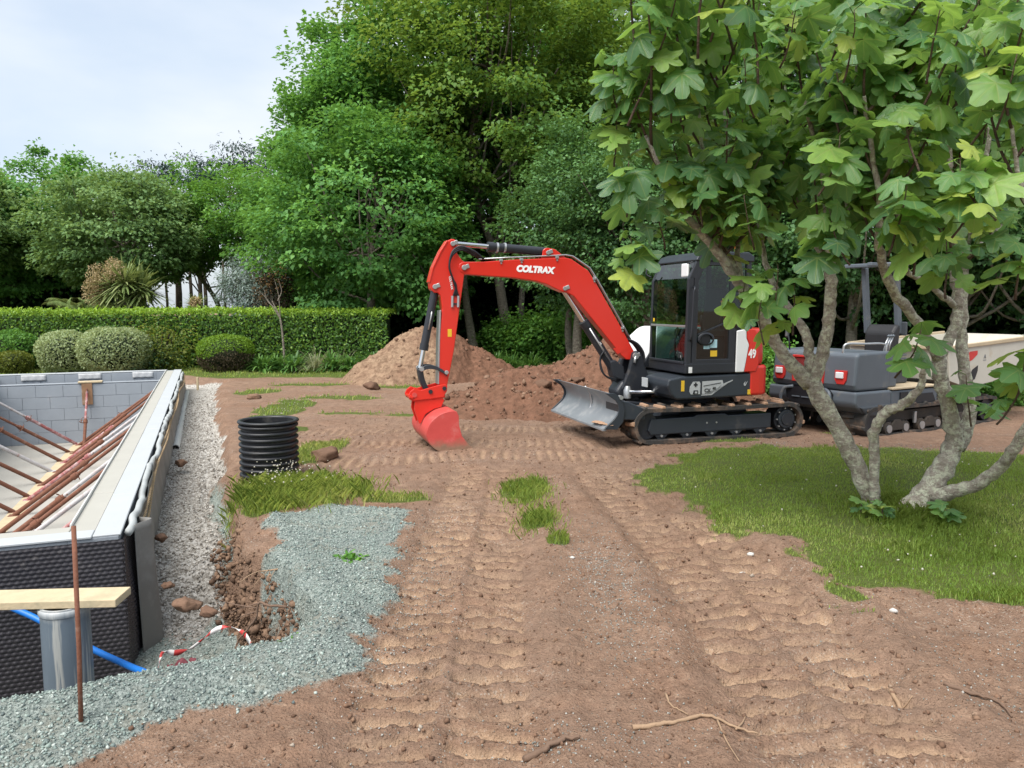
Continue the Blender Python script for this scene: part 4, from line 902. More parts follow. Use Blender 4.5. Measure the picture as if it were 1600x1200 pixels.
# hoses at the boom foot
for k in range(7):
    o_ = random.uniform(-.02, .02); y = -.05+.022*k
    MB().tube(catmull([(.88, y, 1.27), (.76+o_, y+.03, 1.20), (.68+o_, y+.05, 1.06), (.70, y+.06, .90), (.78, y+.03, .78)], 5), .014, 6).build('hydraulic_hose', M['decal_black'], EX, smooth=True)
for k in range(3):
    MB().tube(catmull([(1.24, .05+.02*k, 1.13), (1.30, .08, .95+.03*k), (1.24, .10, .80), (1.05, .09, .70+.02*k)], 5), .012, 6).build('hydraulic_hose', M['decal_black'], EX, smooth=True)
# boom cylinder
def cylinder(parent, a, b, split, rb, rr, nm, y=0.0):
    A = Vector((a[0], y, a[1])); B = Vector((b[0], y, b[1])); C = A.lerp(B, split)
    c = MB().tube([A, C], rb, 18).build(nm, M['mach_black'], parent, autos=R(40))
    d = (B-A).normalized(); MB().tube([C-d*.07, C+d*.012], rb*1.12, 18).build('gland', M['mach_black'], c, autos=R(40))
    MB().tube([C-d*.02, B], rr, 14).build('rod', M['chrome'], c, autos=R(40)); return c
bc = cylinder(EX, (1.02, .80), (1.80, 1.93), .62, .062, .034, 'boom_cylinder'); MB().tube([(1.10, .068, .91), (1.45, .068, 1.42)], .012, 6).build('cylinder_line', M['zinc'], bc, smooth=True)
MB().prism([(.92, .70), (1.10, .76), (1.16, .98), (1.08, 1.0), (.95, .90)], -.09, .09).build('cylinder_foot', M['mach_black'], EX, bevel=.02)
text('48', .05, (1.30, .066, 1.22), 'letter_white', bc, 'lettering', rot=(R(90), R(55), R(180)))
# ---- arm with its cylinder
ARM = [(3.302, 2.538), (3.262, 2.535), (3.235, 2.505), (3.232, 2.364), (3.17, 2.28), (3.075, 2.22), (3.075, 2.15), (3.143, 2.094), (3.276, 1.189), (3.374, .705), (3.40, .67), (3.46, .67), (3.480, .72), (3.457, 1.339), (3.425, 1.679), (3.445, 1.833), (3.476, 1.875), (3.524, 1.875), (3.572, 1.926), (3.579, 2.008), (3.533, 2.184), (3.435, 2.384), (3.35, 2.514)]
arm = MB().prism(ARM, -.075, .075).build('arm', M['red'], EX, bevel=.010)
MB().prism([(3.46, 1.66), (3.478, 1.30), (3.492, .74), (3.475, .74), (3.458, 1.30), (3.44, 1.66)], -.08, .08).build('arm_guard', M['zinc'], arm, bevel=.003, seg=1)
edge = [(3.36, 2.52), (3.445, 2.39), (3.545, 2.185), (3.592, 2.008), (3.575, 2.0), (3.527, 2.18), (3.428, 2.38), (3.345, 2.505)]
MB().prism(edge, -.085, .085).build('arm_edge_strip', M['red'], arm, bevel=.003, seg=1)
cylinder(EX, (2.041, 2.41), (3.266, 2.487), .63, .056, .030, 'arm_cylinder'); 
for x in (2.60, 2.70): ring = MB().tube([(x-.012, 0, 2.443+.004), (x+.012, 0, 2.445+.004)], .066, 18).build('band', M['zinc'], EX, autos=R(40))
pinhead(3.288, 2.479, .076, arm, .03); pinhead(3.518, 1.95, .076, arm, .03)
cylinder(EX, (3.50, 1.91), (3.700, .945), .76, .050, .028, 'bucket_cylinder', 0.0)
MB().tube([(3.545, .03, 1.68), (3.56, .055, 1.60), (3.60, .055, 1.42)], .010, 6).build('cylinder_line', M['zinc'], EX, smooth=True)
for k in range(3):                            # hoses looping from boom to arm
    z_ = .02*k
    MB().tube(catmull([(2.90, .03+.03*k, 2.30), (3.02, .06+.03*k, 2.345+z_), (3.18, .10, 2.405+z_), (3.30, .12, 2.34+z_), (3.345, .13, 2.20), (3.30, .12, 2.05), (3.255, .10, 1.96-.02*k), (3.255-.03*(k-1), .085, 1.84)], 6), .013, 7).build('hydraulic_hose', M['decal_black'], arm, smooth=True)
for x in (3.225, 3.30): MB().tube([(x, .09, 1.84), (x+.004, .09, 1.70)], .016, 8).build('hose_fitting', M['zinc'], arm, autos=R(40))
MB().box((3.262, .085, 1.74), (.09, .012, .02)).build('fitting_bracket', M['mach_black'], arm)
MB().box((3.335, .0765, 1.38), (.05, .003, .095)).build('sticker', M['yellow'], arm)
text('COLTRAX', .036, (3.315, .0785, 2.0), 'letter_white', arm, 'lettering', rot=(R(90), R(80), R(180)), bold=.001)
# links
for y in (-.10, .085):
    lk = catmull([(3.71, .955), (3.63, .985), (3.53, .975), (3.44, .93), (3.385, .885)], 5); lo = [(p[0]-.012, p[1]-.05) for p in lk]
    MB().prism([tuple(p) for p in lk]+[tuple(p) for p in lo[::-1]], y, y+.022).build('guide_link', M['frame_grey'], EX, bevel=.005, seg=1)
    pinhead(3.387, .89, y+.022 if y > 0 else y, EX, .026, False); pinhead(3.70, .94, y+.022 if y > 0 else y, EX, .03, False)
lk = catmull([(3.735, .93), (3.725, .84), (3.70, .75), (3.66, .67)], 4); lo = [(p[0]-.065, p[1]+.012) for p in lk]
MB().prism([tuple(p) for p in lk]+[tuple(p) for p in lo[::-1]], -.06, .06).build('bucket_link', M['mach_black'], EX, bevel=.012)
# quick hitch
HT = [(3.411, .745), (3.385, .725), (3.391, .659), (3.437, .585), (3.822, .551), (3.862, .575), (3.875, .62), (3.850, .668), (3.80, .705), (3.76, .69), (3.717, .68), (3.605, .71), (3.50, .735)]
ht = None
for y in (-.15, .125):
    h_ = MB().prism(HT, y, y+.025).build('hitch_plate', M['red'], EX, bevel=.006)
    for (x, z) in ((3.425, .695), (3.60, .66)): ring_tube(x, z, .028, *( (y+.02, y+.04) if y > 0 else (y-.015, y+.005)), 6).build('bolt', M['mach_black'], h_)
    ring_tube(3.80, .625, .03, *((y+.02, y+.034) if y > 0 else (y-.01, y+.005)), 14).build('hitch_eye', M['red_worn'], h_)
MB().box((3.62, 0, .575), (.42, .26, .035), Matrix.Rotation(R(5), 3, 'Y')).build('hitch_bed', M['red'], EX, bevel=.008)
MB().box((3.84, 0, .60), (.05, .34, .03), Matrix.Rotation(R(-20), 3, 'Y')).build('hitch_lip', M['red'], EX, bevel=.006)
for y in (-.13, .105):
    MB().prism([(3.46, .46), (3.42, .55), (3.47, .60), (3.55, .56), (3.66, .575), (3.79, .545), (3.80, .44), (3.74, .26), (3.72, .27), (3.66, .38), (3.55, .44)], y, y+.025).build('bucket_ear', M['red'], EX, bevel=.005)
# bucket
BP = [(3.33, .40), (3.37, .455), (3.465, .452), (3.563, .420), (3.661, .345), (3.705, .27), (3.722, .196), (3.708, .122), (3.660, .040), (3.567, -.025), (3.39, -.042), (3.15, -.046)]
bo = catmull(BP, 4); m = MB(); vs = []
inn = []
for i in range(len(bo)):
    a = bo[max(i-1, 0)]; b = bo[min(i+1, len(bo)-1)]; t_ = (b-a)/np.linalg.norm(b-a); inn.append(bo[i]+np.array([t_[1], -t_[0]])*-.018*-1)
BW = .52
bprof = [tuple(p) for p in bo]+[tuple(p) for p in inn[::-1]]
bk = MB().prism(bprof, -BW, BW).build('bucket_shell', M['red_worn'], EX, autos=R(40))
side = [tuple(p) for p in bo]+[(3.126, -.031), (3.20, .03), (3.29, .145), (3.325, .28)]
for y in (-BW-.004, BW-.014):
    MB().prism(side, y, y+.018).build('bucket_side', M['red_worn'], bk, bevel=.004, seg=1)
MB().box((3.16, 0, -.050), (.14, 2*BW+.02, .02)).build('cutting_edge', M['rust'], bk, bevel=.004, seg=1)
MB().box((3.36, 0, .42), (.035, 2*BW, .05)).build('bucket_rim', M['red_worn'], bk, bevel=.012)
EX.location.z = .035
# ================================================================== tracked dumper behind the fig tree
DTH = R(30); DR = (math.sin(DTH), -math.cos(DTH))
# local x = forward (right and away), y = to its left (away from the viewer); the visible side is y = 0 plane minus
DU = empty('tracked_dumper', (5.22, 10.33, -.03), DTH); tag(DU, 'grey tracked dumper with red grille and cream skip behind the fig tree', 'dumper')
M['slate'] = pm('slate grey paint', (.10, .118, .14), .45, var=.15, sc=3, dirt=(.22, .20, .17), damt=.55, dsc=3)
M['slate_dark'] = pm('dark slate', (.055, .063, .073), .5, var=.2, sc=4, dirt=(.15, .125, .10), damt=.52, dsc=3)
M['grille_red'] = pm('red grille paint', (.52, .035, .03), .45, var=.12)
M['mesh_red'] = pm('dark red mesh', (.20, .022, .022), .6, var=.5, sc=60, bump=.8, bsc=120)
M['cream'] = pm('cream skip paint', (.50, .48, .42), .5, var=.1, sc=3, dirt=(.42, .33, .22), damt=.56, dsc=2)
M['skip_edge'] = pm('dusty skip edge', (.46, .37, .25), .7, var=.2, sc=5)
M['chassis_mud'] = pm('muddy steel', (.055, .045, .037), .8, var=.35, sc=6, bump=.4, bsc=40, dirt=(.15, .105, .075), damt=.56)
for (ya, yb) in ((-.02, .36), (1.10, 1.48)):
    bl = belt(DU, -.72, 2.50, -.01, .47, ya, yb, nl=54, lug=.025, muddy=False)
    fr = MB().prism([(-.40, .20), (2.15, .20), (2.15, .34), (-.40, .34)], ya+.12, yb-.08).build('track_frame', M['chassis_mud'], DU, bevel=.01)
    for k in range(6):
        xc = -.15+k*.37
        for y in (ya+.02, yb-.10): 
            rl = ring_tube(xc, .125, .088, y, y+.08, 20).build('roller', M['chassis_mud'], fr, autos=R(40)); ring_tube(xc, .125, .055, y-.012, y+.01, 16).build('roller_cap', M['zinc'], rl, autos=R(40))
    for k in range(3):
        xc = .035+k*.74; MB().prism([(xc-.20, .10), (xc+.20, .10), (xc+.14, .17), (xc+.05, .24), (xc-.05, .24), (xc-.14, .17)], ya+.015, ya+.045).build('bogie_plate', M['chassis_mud'], fr, bevel=.006)
        MB().box((xc-.30, ya+.06, .24), (.05, .03, .16)).build('frame_bracket', M['zinc'], fr, bevel=.004)
    sp = ring_tube(2.235, .235, .165, ya+.05, yb-.05, 24).build('drive_wheel', M['mach_black'], DU, autos=R(40)); ring_tube(2.235, .235, .09, ya+.01, ya+.06, 20).build('hub', M['slate_dark'], sp, bevel=.008)
    ring_tube(-.46, .235, .165, ya+.05, yb-.05, 24).build('idler_wheel', M['mach_black'], DU, autos=R(40))
MB().box((.7, .74, .40), (2.4, .80, .26)).build('chassis', M['slate_dark'], DU, bevel=.02)
# rear engine bonnet
bon = MB().prism([(-.80, .66), (-.835, .74), (-.80, 1.13), (-.74, 1.165), (-.16, 1.175), (-.10, 1.14), (-.10, .66)], .06, 1.42).build('bonnet', M['slate'], DU, bevel=.035, seg=3)
bmp = MB().prism([(-.82, .45), (-.855, .50), (-.845, .652), (-.10, .652), (-.10, .40), (-.62, .34)], .02, 1.46).build('rear_bumper', M['slate'], DU, bevel=.03, seg=3)
MB().prism([(-.10, .42), (.95, .42), (.95, .63), (-.10, .64)], .02, .42).build('side_tank', M['slate'], DU, bevel=.02)
MB().box((.16, .013, .56), (.17, .02, .10)).build('step_recess', M['decal_black'], DU); MB().prism([(.40, .44), (.90, .44), (.82, .57), (.48, .57)], .008, .03).build('arch_recess', M['decal_black'], DU)
MB().prism([(-.62, .33), (-.2, .30), (.15, .40), (-.1, .47), (-.78, .46)], .0, .30).build('rear_skirt', M['slate_dark'], DU, bevel=.02)
MB().box((.42, .36, .665), (1.05, .72, .025)).build('platform', M['skip_edge'], DU, bevel=.005)
# grille, four meshes in a red frame
gr = empty('grille', (0, 0, 0)); gr.parent = DU
for (y0, y1) in ((.56, .78), (.80, 1.02)):
    for (z0, z1) in ((.76, .90), (.92, 1.07)):
        MB().box((-.832, (y0+y1)/2, (z0+z1)/2), (.02, y1-y0, z1-z0)).build('grille_mesh', M['mesh_red'], gr)
for (y0, y1, z0, z1) in ((.53, .56, .73, 1.10), (.78, .80, .76, 1.07), (1.02, 1.05, .73, 1.10), (.56, 1.02, .73, .76), (.56, .78, .90, .92), (.80, 1.02, .90, .92), (.56, 1.02, 1.07, 1.10)):
    MB().box((-.838, (y0+y1)/2, (z0+z1)/2), (.035, y1-y0, z1-z0)).build('grille_bar', M['grille_red'], gr, bevel=.004, seg=1)
for y in (.27, 1.27):
    s = MB().prism([(y-.10, .93), (y-.09, .80), (y-.06, .745), (y+.05, .745), (y+.085, .80), (y+.085, .93)], -.85, -.825, 'x').build('light_surround', M['grille_red'], DU, bevel=.006)
    MB().box((-.855, y+.005, .865), (.03, .115, .085)).build('lamp', M['lens'], s, bevel=.01)
# guard hoops round the tow recess
MB().prism([(.42, .66), (.36, .60), (.38, .50), (.50, .42), (1.0, .42), (1.12, .50), (1.14, .60), (1.08, .66)], -.862, -.846, 'x').build('tow_recess', M['decal_black'], DU)
for y, s in ((.40, 1), (1.12, -1)):
    MB().tube(catmull([(-.85, y+s*.10, .655), (-.90, y, .63), (-.92, y-s*.04, .55), (-.92, y-s*.05, .45), (-.86, y-s*.01, .39), (-.76, y+s*.03, .37)], 5), .024, 10).build('guard_hoop', M['slate'], DU, smooth=True)
for y in (.62, .80, .96): MB().box((-.868, y, .52), (.015, .13, .018)).build('tow_slat', M['slate'], DU, bevel=.003)
# operator station
se = empty('seat'); se.parent = DU
MB().prism([(.22, 1.02), (.62, 1.02), (.62, 1.10), (.25, 1.14)], .45, .92).build('cushion', M['seat'], se, bevel=.04, seg=3)
MB().prism([(.52, 1.08), (.66, 1.08), (.70, 1.50), (.62, 1.52), (.52, 1.40)], .45, .92).build('backrest', M['seat'], se, bevel=.05, seg=3)
MB().prism([(.15, .68), (.75, .68), (.75, 1.0), (.15, 1.02)], .35, 1.0).build('seat_box', M['slate_dark'], DU, bevel=.02)
for k in range(4): MB().box((.3, .30, 1.09-.05*k), (.62, .02, .018)).build('vent_slat', M['slate'], DU, bevel=.003)
MB().prism([(-.09, .68), (.12, .68), (.10, 1.16), (-.09, 1.16)], .10, .30).build('console', M['slate'], DU, bevel=.02)
for k in range(3):
    lv = MB().tube([(.02+.05*k, .25, 1.16), (.06+.05*k, .25, 1.27), (.12+.05*k, .25, 1.36)], .012, 8).build('lever', M['zinc'], DU, smooth=True); MB().lathe([(0, 0), (.024, .012), (.024, .03), (0, .045)], 10, (.12+.05*k, .25, 1.345)).build('knob', M['slate'], lv, smooth=True)
MB().tube(catmull([(-.12, .14, .95), (-.12, .12, 1.20), (-.16, .14, 1.27), (-.45, .2, 1.275), (-.7, .3, 1.275), (-.74, .32, 1.2), (-.74, .32, 1.15)], 5), .016, 8).build('handrail', M['zinc'], DU, smooth=True)
MB().box((.72, .55, 1.86), (.09, .07, .98), Matrix.Rotation(R(-8), 3, 'Y')).build('rollover_post', M['slate'], DU, bevel=.012); MB().box((.72, 1.05, 1.86), (.09, .07, .98), Matrix.Rotation(R(-8), 3, 'Y')).build('rollover_post', M['slate'], DU, bevel=.012)
MB().box((.55, .80, 2.37), (.12, .98, .06)).build('rollover_bar', M['slate'], DU, bevel=.015); MB().box((.30, .55, 2.36), (.5, .08, .05)).build('canopy_arm', M['slate'], DU, bevel=.01)
MB().box((.82, .5, 1.45), (.03, .12, .20)).build('bracket_plate', M['slate_dark'], DU, bevel=.02)
mr = MB().prism([(-.05, -.08), (.05, -.09), (.06, .06), (-.04, .09)], -.02, .02).build('mirror', M['slate_dark'], DU, bevel=.012); mr.location = (-.78, 1.22, 1.42); mr.rotation_euler = (0, .1, .5)
MB().tube(catmull([(-.74, 1.2, 1.15), (-.78, 1.18, 1.27), (-.77, 1.21, 1.36)], 4), .011, 6).build('mirror_stem', M['mach_black'], mr).matrix_parent_inverse = mr.matrix_basis.inverted()
# skip: open tub with sloping front
sk = empty('skip'); sk.parent = DU
SP = [(1.02, 1.18), (1.10, .72), (1.55, .60), (2.2, .66), (3.35, .92), (3.55, 1.30)]
th = .02
for y in (-.06, 1.50): MB().prism(SP, y, y+th).build('side_wall', M['cream'], sk, bevel=.005)
m = MB()
bot = SP[0:]
m = MB(); vs = []
for (x, z) in bot:
    vs += [(x, -.04, z), (x, 1.50, z), (x+.02, -.04, z+.02), (x+.02, 1.50, z+.02)]
fs = []
for i in range(len(bot)-1):
    a, b = i*4, i*4+4; fs += [(a, a+1, b+1, b), (a+2, b+2, b+3, a+3)]
m.add(vs, fs).build('floor_plate', M['cream'], sk)
for y in (-.085, 1.51): MB().prism([(1.0, 1.16), (1.0, 1.215), (3.57, 1.345), (3.57, 1.285)], y, y+.045).build('rim', M['skip_edge'], sk, bevel=.008)
MB().box((1.0, .72, 1.19), (.05, 1.56, .055)).build('rim', M['skip_edge'], sk, bevel=.008)
MB().prism([(1.52, 1.10), (1.52, .98), (1.62, 1.0), (1.75, 1.08), (1.75, 1.135), (1.56, 1.125)], -.064, -.061).build('decal', M['grille_red'], sk)
MB().prism([(1.60, .80), (1.62, .70), (1.72, .72), (1.78, .84), (1.78, .92), (1.64, .86)], -.064, -.061).build('decal', M['decal_black'], sk)
text('A', .09, (1.95, -.063, 1.04), 'slate', sk, 'emblem', rot=(R(90), 0, 0)); MB().box((1.95, -.062, .99), (.075, .003, .008)).build('decal', M['slate'], sk)
for k in range(2): MB().tube([(1.2+.4*k, .3+.8*k, .42), (1.6, .3+.8*k, .62)], .05, 12).build('tipping_ram', M['mach_black'], DU, smooth=True)
# ================================================================== soil mounds
M['mound'] = None
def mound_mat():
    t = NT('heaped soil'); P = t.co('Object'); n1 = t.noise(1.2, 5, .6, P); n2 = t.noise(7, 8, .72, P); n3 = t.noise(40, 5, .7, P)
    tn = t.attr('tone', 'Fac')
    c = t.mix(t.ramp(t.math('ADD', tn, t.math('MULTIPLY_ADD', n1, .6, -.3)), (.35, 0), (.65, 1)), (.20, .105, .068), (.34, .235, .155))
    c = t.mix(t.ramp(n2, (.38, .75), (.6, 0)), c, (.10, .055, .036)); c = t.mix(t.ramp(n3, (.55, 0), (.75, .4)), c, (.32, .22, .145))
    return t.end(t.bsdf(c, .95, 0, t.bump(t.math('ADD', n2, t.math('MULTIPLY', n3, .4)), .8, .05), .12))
M['mound'] = mound_mat(); M['clod'] = rndmat('soil clods', (0, (.12, .068, .045)), (.5, (.20, .12, .08)), (1, (.29, .185, .125)), bump=.6, bsc=30)
def mound(name, label, c, lobes, ext, tone, seed, nclod, rug=.5):
    n = 250; X, Y = np.meshgrid(np.linspace(-ext[0], ext[0], n), np.linspace(-ext[1], ext[1], n))
    Z = np.zeros_like(X)-.25
    for (x, y, rx, ry, hh, sharp) in lobes:
        d = np.hypot((X-x)/rx, (Y-y)/ry); Z = np.maximum(Z, hh*np.clip(1-d**sharp, -1, 1)) if sharp > 1.01 else np.maximum(Z, hh*(1-d))
    nz_ = fbm(X*1.3+seed, Y*1.3, 4)*.35+fbm(X*4+seed, Y*4, 4, .6)*.20+(.25-np.abs(fbm(X*3.2+seed, Y*3.2+4, 4, .6)))*.35*rug+np.abs(fbm(X*9+seed, Y*9, 4, .65))*.14+fbm(X*19, Y*19, 3, .6)*.07
    Z = np.where(Z > -.2, Z+nz_*np.clip(Z*1.6+.25, .05, .8), Z)
    i = np.arange(n*n).reshape(n, n); q = np.stack([i[:-1, :-1], i[:-1, 1:], i[1:, 1:], i[1:, :-1]], -1).reshape(-1, 4)
    k = (Z.ravel()[q] > -.12).any(1)
    e = empty(name, c); tag(e, label, 'soil heap')
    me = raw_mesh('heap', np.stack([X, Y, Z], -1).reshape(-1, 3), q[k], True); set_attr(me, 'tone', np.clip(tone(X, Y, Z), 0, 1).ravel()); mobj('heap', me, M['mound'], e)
    rg = np.random.default_rng(seed); sel = rg.choice(np.flatnonzero((Z > -.02).ravel()), nclod); P = np.stack([X.ravel()[sel], Y.ravel()[sel], Z.ravel()[sel]], -1)+rg.normal(0, .02, (nclod, 3))
    rocks('clods', P, .008+.05*rg.random(nclod)**5, M['clod'], 'ico', .95, rng=rg, parent=e)
    return e, X, Y, Z
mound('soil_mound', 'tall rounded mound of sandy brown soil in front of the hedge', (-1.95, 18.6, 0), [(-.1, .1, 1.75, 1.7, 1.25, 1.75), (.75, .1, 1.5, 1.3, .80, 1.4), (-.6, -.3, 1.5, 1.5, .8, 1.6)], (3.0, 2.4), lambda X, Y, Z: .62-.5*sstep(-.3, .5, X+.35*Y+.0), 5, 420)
mo2, mX, mY, mZ = mound('soil_mound', 'low broken heap of red-brown clods behind the excavator blade', (.95, 13.4, 0), [(.75, .3, 2.1, 1.35, 1.02, 1.35), (-.5, -.2, 1.7, 1.2, .66, 1.4), (-1.35, -.4, 1.2, 1.0, .35, 1.4), (.3, -.9, 1.6, .8, .38, 1.5), (2.2, .4, 1.6, 1.2, .7, 1.4)], (3.8, 2.6), lambda X, Y, Z: .30+.1*fbm(X, Y, 3), 9, 2600, 1.1)
# single large lumps of soil lying about
rg = np.random.default_rng(4)
for (px, py, s, lab) in ((850, 590, .17, 'large soil lump on the low heap above the blade'), (902, 587, .15, 'rounded soil lump high on the low heap beside the excavator boom'), (505, 715, .13, 'dark soil lump beside the grass near the black pipe'), (397, 623, .11, 'small soil lump on the grass beyond the black pipe'),
                         (292, 950, .07, 'largest dark soil clod on the pale gravel'), (262, 915, .04, 'soil clod touching the grey drainage sheet'), (327, 958, .05, 'soil clod on the green chippings at the gravel edge'), (283, 725, .07, 'flat soil clod far down the gravel strip'), (252, 842, .045, 'brown clod at the foot of the grey sheet'), (582, 607, .16, 'soil lump at the left foot of the tall mound')):
    z = {850: .62, 902: .72}.get(px, -.12 if px < 340 else .02); p = gz(px, py, z)
    if px in (850, 902):
        p = gy(px, py, 12.6 if px == 850 else 12.9); ii = np.argmin((mX+.95-p[0])**2+(mY+13.4-p[1])**2); p[2] = mZ.ravel()[ii]-.02; s *= .8
    V = ICO.copy(); bm = bmesh.new(); bmesh.ops.create_icosphere(bm, subdivisions=3, radius=1); vs = np.array([v.co[:] for v in bm.verts]); F = np.array([[v.index for v in f.verts] for f in bm.faces]); bm.free()
    a = vs@rotmats(1, rg)[0].T
    for _q in range(9):
        pn = rg.normal(size=3); pn /= np.linalg.norm(pn); a = a-np.maximum(0, a@pn-rg.uniform(.5, .85))[:, None]*pn
    vs = a*1.15; o3 = rg.random(2)*50
    rr = 1+.5*fbm(a[:, 0]*1.6+o3[0]+a[:, 2], a[:, 1]*1.6+o3[1]-a[:, 2]*.7, 4, .6)+.6*fbm(a[:, 0]*5+o3[0], a[:, 1]*5+a[:, 2]*4, 3)
    me = raw_mesh('soil_clod', vs*rr[:, None]*np.array([1.25, 1, .62])*s, F, True); set_attr(me, 'rnd', np.full(len(vs), rg.uniform(.1, .6)))
    o = mobj('soil_clod', me, M['clod']); o.location = tuple(p+np.array([0, 0, s*.25])); o.rotation_euler = (0, 0, rg.random()*6); tag(o, lab, 'soil clod')
# roots and sticks
M['stick'] = pm('dead root', (.30, .20, .125), .85, var=.3, sc=20, bump=.4, bsc=80); M['stick_dark'] = pm('dark root', (.15, .095, .065), .9, var=.3, sc=20, bump=.4, bsc=80)
def stick(name, label, pts, r, mat='stick', twigs=(), ongr=True):
    e = empty(name, (0, 0, 0)); 
    def P3(p): 
        if len(p) == 3: return tuple(gy(*p))
        q = gz(p[0], p[1], 0); return (q[0], q[1], ground_z(q[0], q[1])+r*.8)
    c = [P3(p) for p in pts]; e.location = c[0]; o0 = np.array(c[0])
    cc_ = [tuple(np.array(p)-o0) for p in catmull(c, 6)]; nn = len(cc_)
    cc_ = [(p[0]+random.gauss(0, r*.25), p[1]+random.gauss(0, r*.25), p[2]+random.gauss(0, r*.2)) for p in cc_]
    MB().tube(cc_, [r*(1-.65*i/nn)*random.uniform(.85, 1.12) for i in range(nn)], 7).build('stem', M[mat], e, smooth=True)
    for tw in twigs:
        t_ = catmull([tuple(np.array(P3(p))-o0) for p in tw], 5); MB().tube(t_, [r*.45*(1-.6*i/len(t_)) for i in range(len(t_))], 6).build('twig', M[mat], e, smooth=True)
    return tag(e, label, 'root')
stick('dead_root', 'thin curved root lying across the tracks, with a side twig', [(990, 1140), (1050, 1133), (1105, 1124), (1140, 1132), (1185, 1142)], .011, twigs=[[(1120, 1126), (1135, 1160), (1155, 1198)], [(1150, 1137), (1160, 1125), (1165, 1115)]])
stick('dead_root', 'dark broken root half buried at the bottom edge', [(820, 1175), (850, 1168), (880, 1160), (905, 1161)], .016, 'stick_dark')
stick('dead_root', 'pale bent root at the bottom right, running down the picture', [(1392, 1072), (1412, 1088), (1418, 1120), (1440, 1150), (1475, 1175), (1505, 1192)], .012, twigs=[[(1405, 1080), (1415, 1082), (1426, 1083)]])
stick('dead_root', 'dark root beside the pale bent root, nearest the right edge', [(1475, 1074), (1510, 1085), (1550, 1098), (1582, 1122)], .011, 'stick_dark')
stick('dead_root', 'short dry root near the excavator tracks', [(1040, 1085), (1050, 1105), (1075, 1120)], .006)
stick('dead_root', 'forked root hanging out of the cut bank into the pit', [(448, 948, 3.98), (420, 946, 3.98), (404, 942, 4.0), (400, 965, 4.0), (385, 985, 4.02), (371, 1003, 4.02), (369, 1020, 4.0), (376, 1036, 3.98)], .0085, 'stick_dark', twigs=[[(404, 942, 4.0), (385, 948, 4.05), (352, 960, 4.1)], [(402, 950, 4.0), (370, 945, 4.05), (345, 938, 4.1)], [(402, 955, 4.0), (380, 962, 4.05), (365, 972, 4.1)]])
stick('dead_root', 'thin roots sticking out of the upper cut bank', [(440, 888, 4.95), (415, 892, 4.95), (395, 896, 4.9), (375, 910, 4.85)], .006, 'stick', twigs=[[(420, 890, 4.95), (405, 905, 4.9), (395, 918, 4.85)], [(430, 890, 4.95), (422, 905, 4.9), (418, 920, 4.9)]])
# ================================================================== plants: shared leaf shapes
def add_rnd(me, v): set_attr(me, 'rnd', v)
def quad_leaves(name, P, D, Nn, S, aspect, mat, rnd, parent=None, fold=.18, kind=None):
    """one folded quad per leaf: P base, D direction, Nn approximate normal, S length"""
    P, D, Nn = (np.asarray(a, float) for a in (P, D, Nn)); n = len(P)
    D = D/np.linalg.norm(D, axis=1)[:, None]; W = np.cross(D, Nn); W /= np.linalg.norm(W, axis=1)[:, None]+1e-9; Nn = np.cross(W, D)
    S = np.asarray(S)[:, None]
    V = np.stack([P, P+D*S*.45+W*S*aspect*.5+Nn*S*fold, P+D*S-Nn*S*.12, P+D*S*.45-W*S*aspect*.5+Nn*S*fold], 1)
    me = raw_mesh(name, V.reshape(-1, 3), np.arange(4*n).reshape(n, 4)); add_rnd(me, np.repeat(rnd, 4))
    o = mobj(name, me, mat, parent)
    if kind: tag(o, kind=kind)
    return o
def rdir(n, rng):
    v = rng.normal(size=(n, 3)); return v/np.linalg.norm(v, axis=1)[:, None]
# ================================================================== the fig tree
def bark_mat(name, c1, c2, lich, la=.5):
    t = NT(name); P = t.co('Object'); mp2 = t.n('ShaderNodeMapping'); mp2.inputs['Scale'].default_value = (1, 1, 2.2); t.l(P, mp2.inputs[0])
    n1 = t.noise(9, 6, .65, mp2.outputs[0]); n2 = t.noise(19, 6, .7, P); n3 = t.noise(45, 5, .7, P)
    c = t.mix(t.ramp(n1, (.3, 0), (.7, 1)), c1, c2); c = t.mix(t.ramp(n2, (la, 0), (la+.1, .85)), c, lich); c = t.mix(t.ramp(n3, (.3, .5), (.5, 0)), c, tuple(v*.45 for v in c1))
    return t.end(t.bsdf(c, .9, 0, t.bump(t.math('ADD', n1, t.math('MULTIPLY', n3, .5)), 1.0, .035), .15))
M['fig_bark'] = bark_mat('fig bark', (.22, .185, .15), (.50, .455, .39), (.62, .63, .49), .48)
M['fig_twig'] = bark_mat('fig shoot bark', (.085, .060, .045), (.17, .125, .095), (.24, .23, .16), .62)
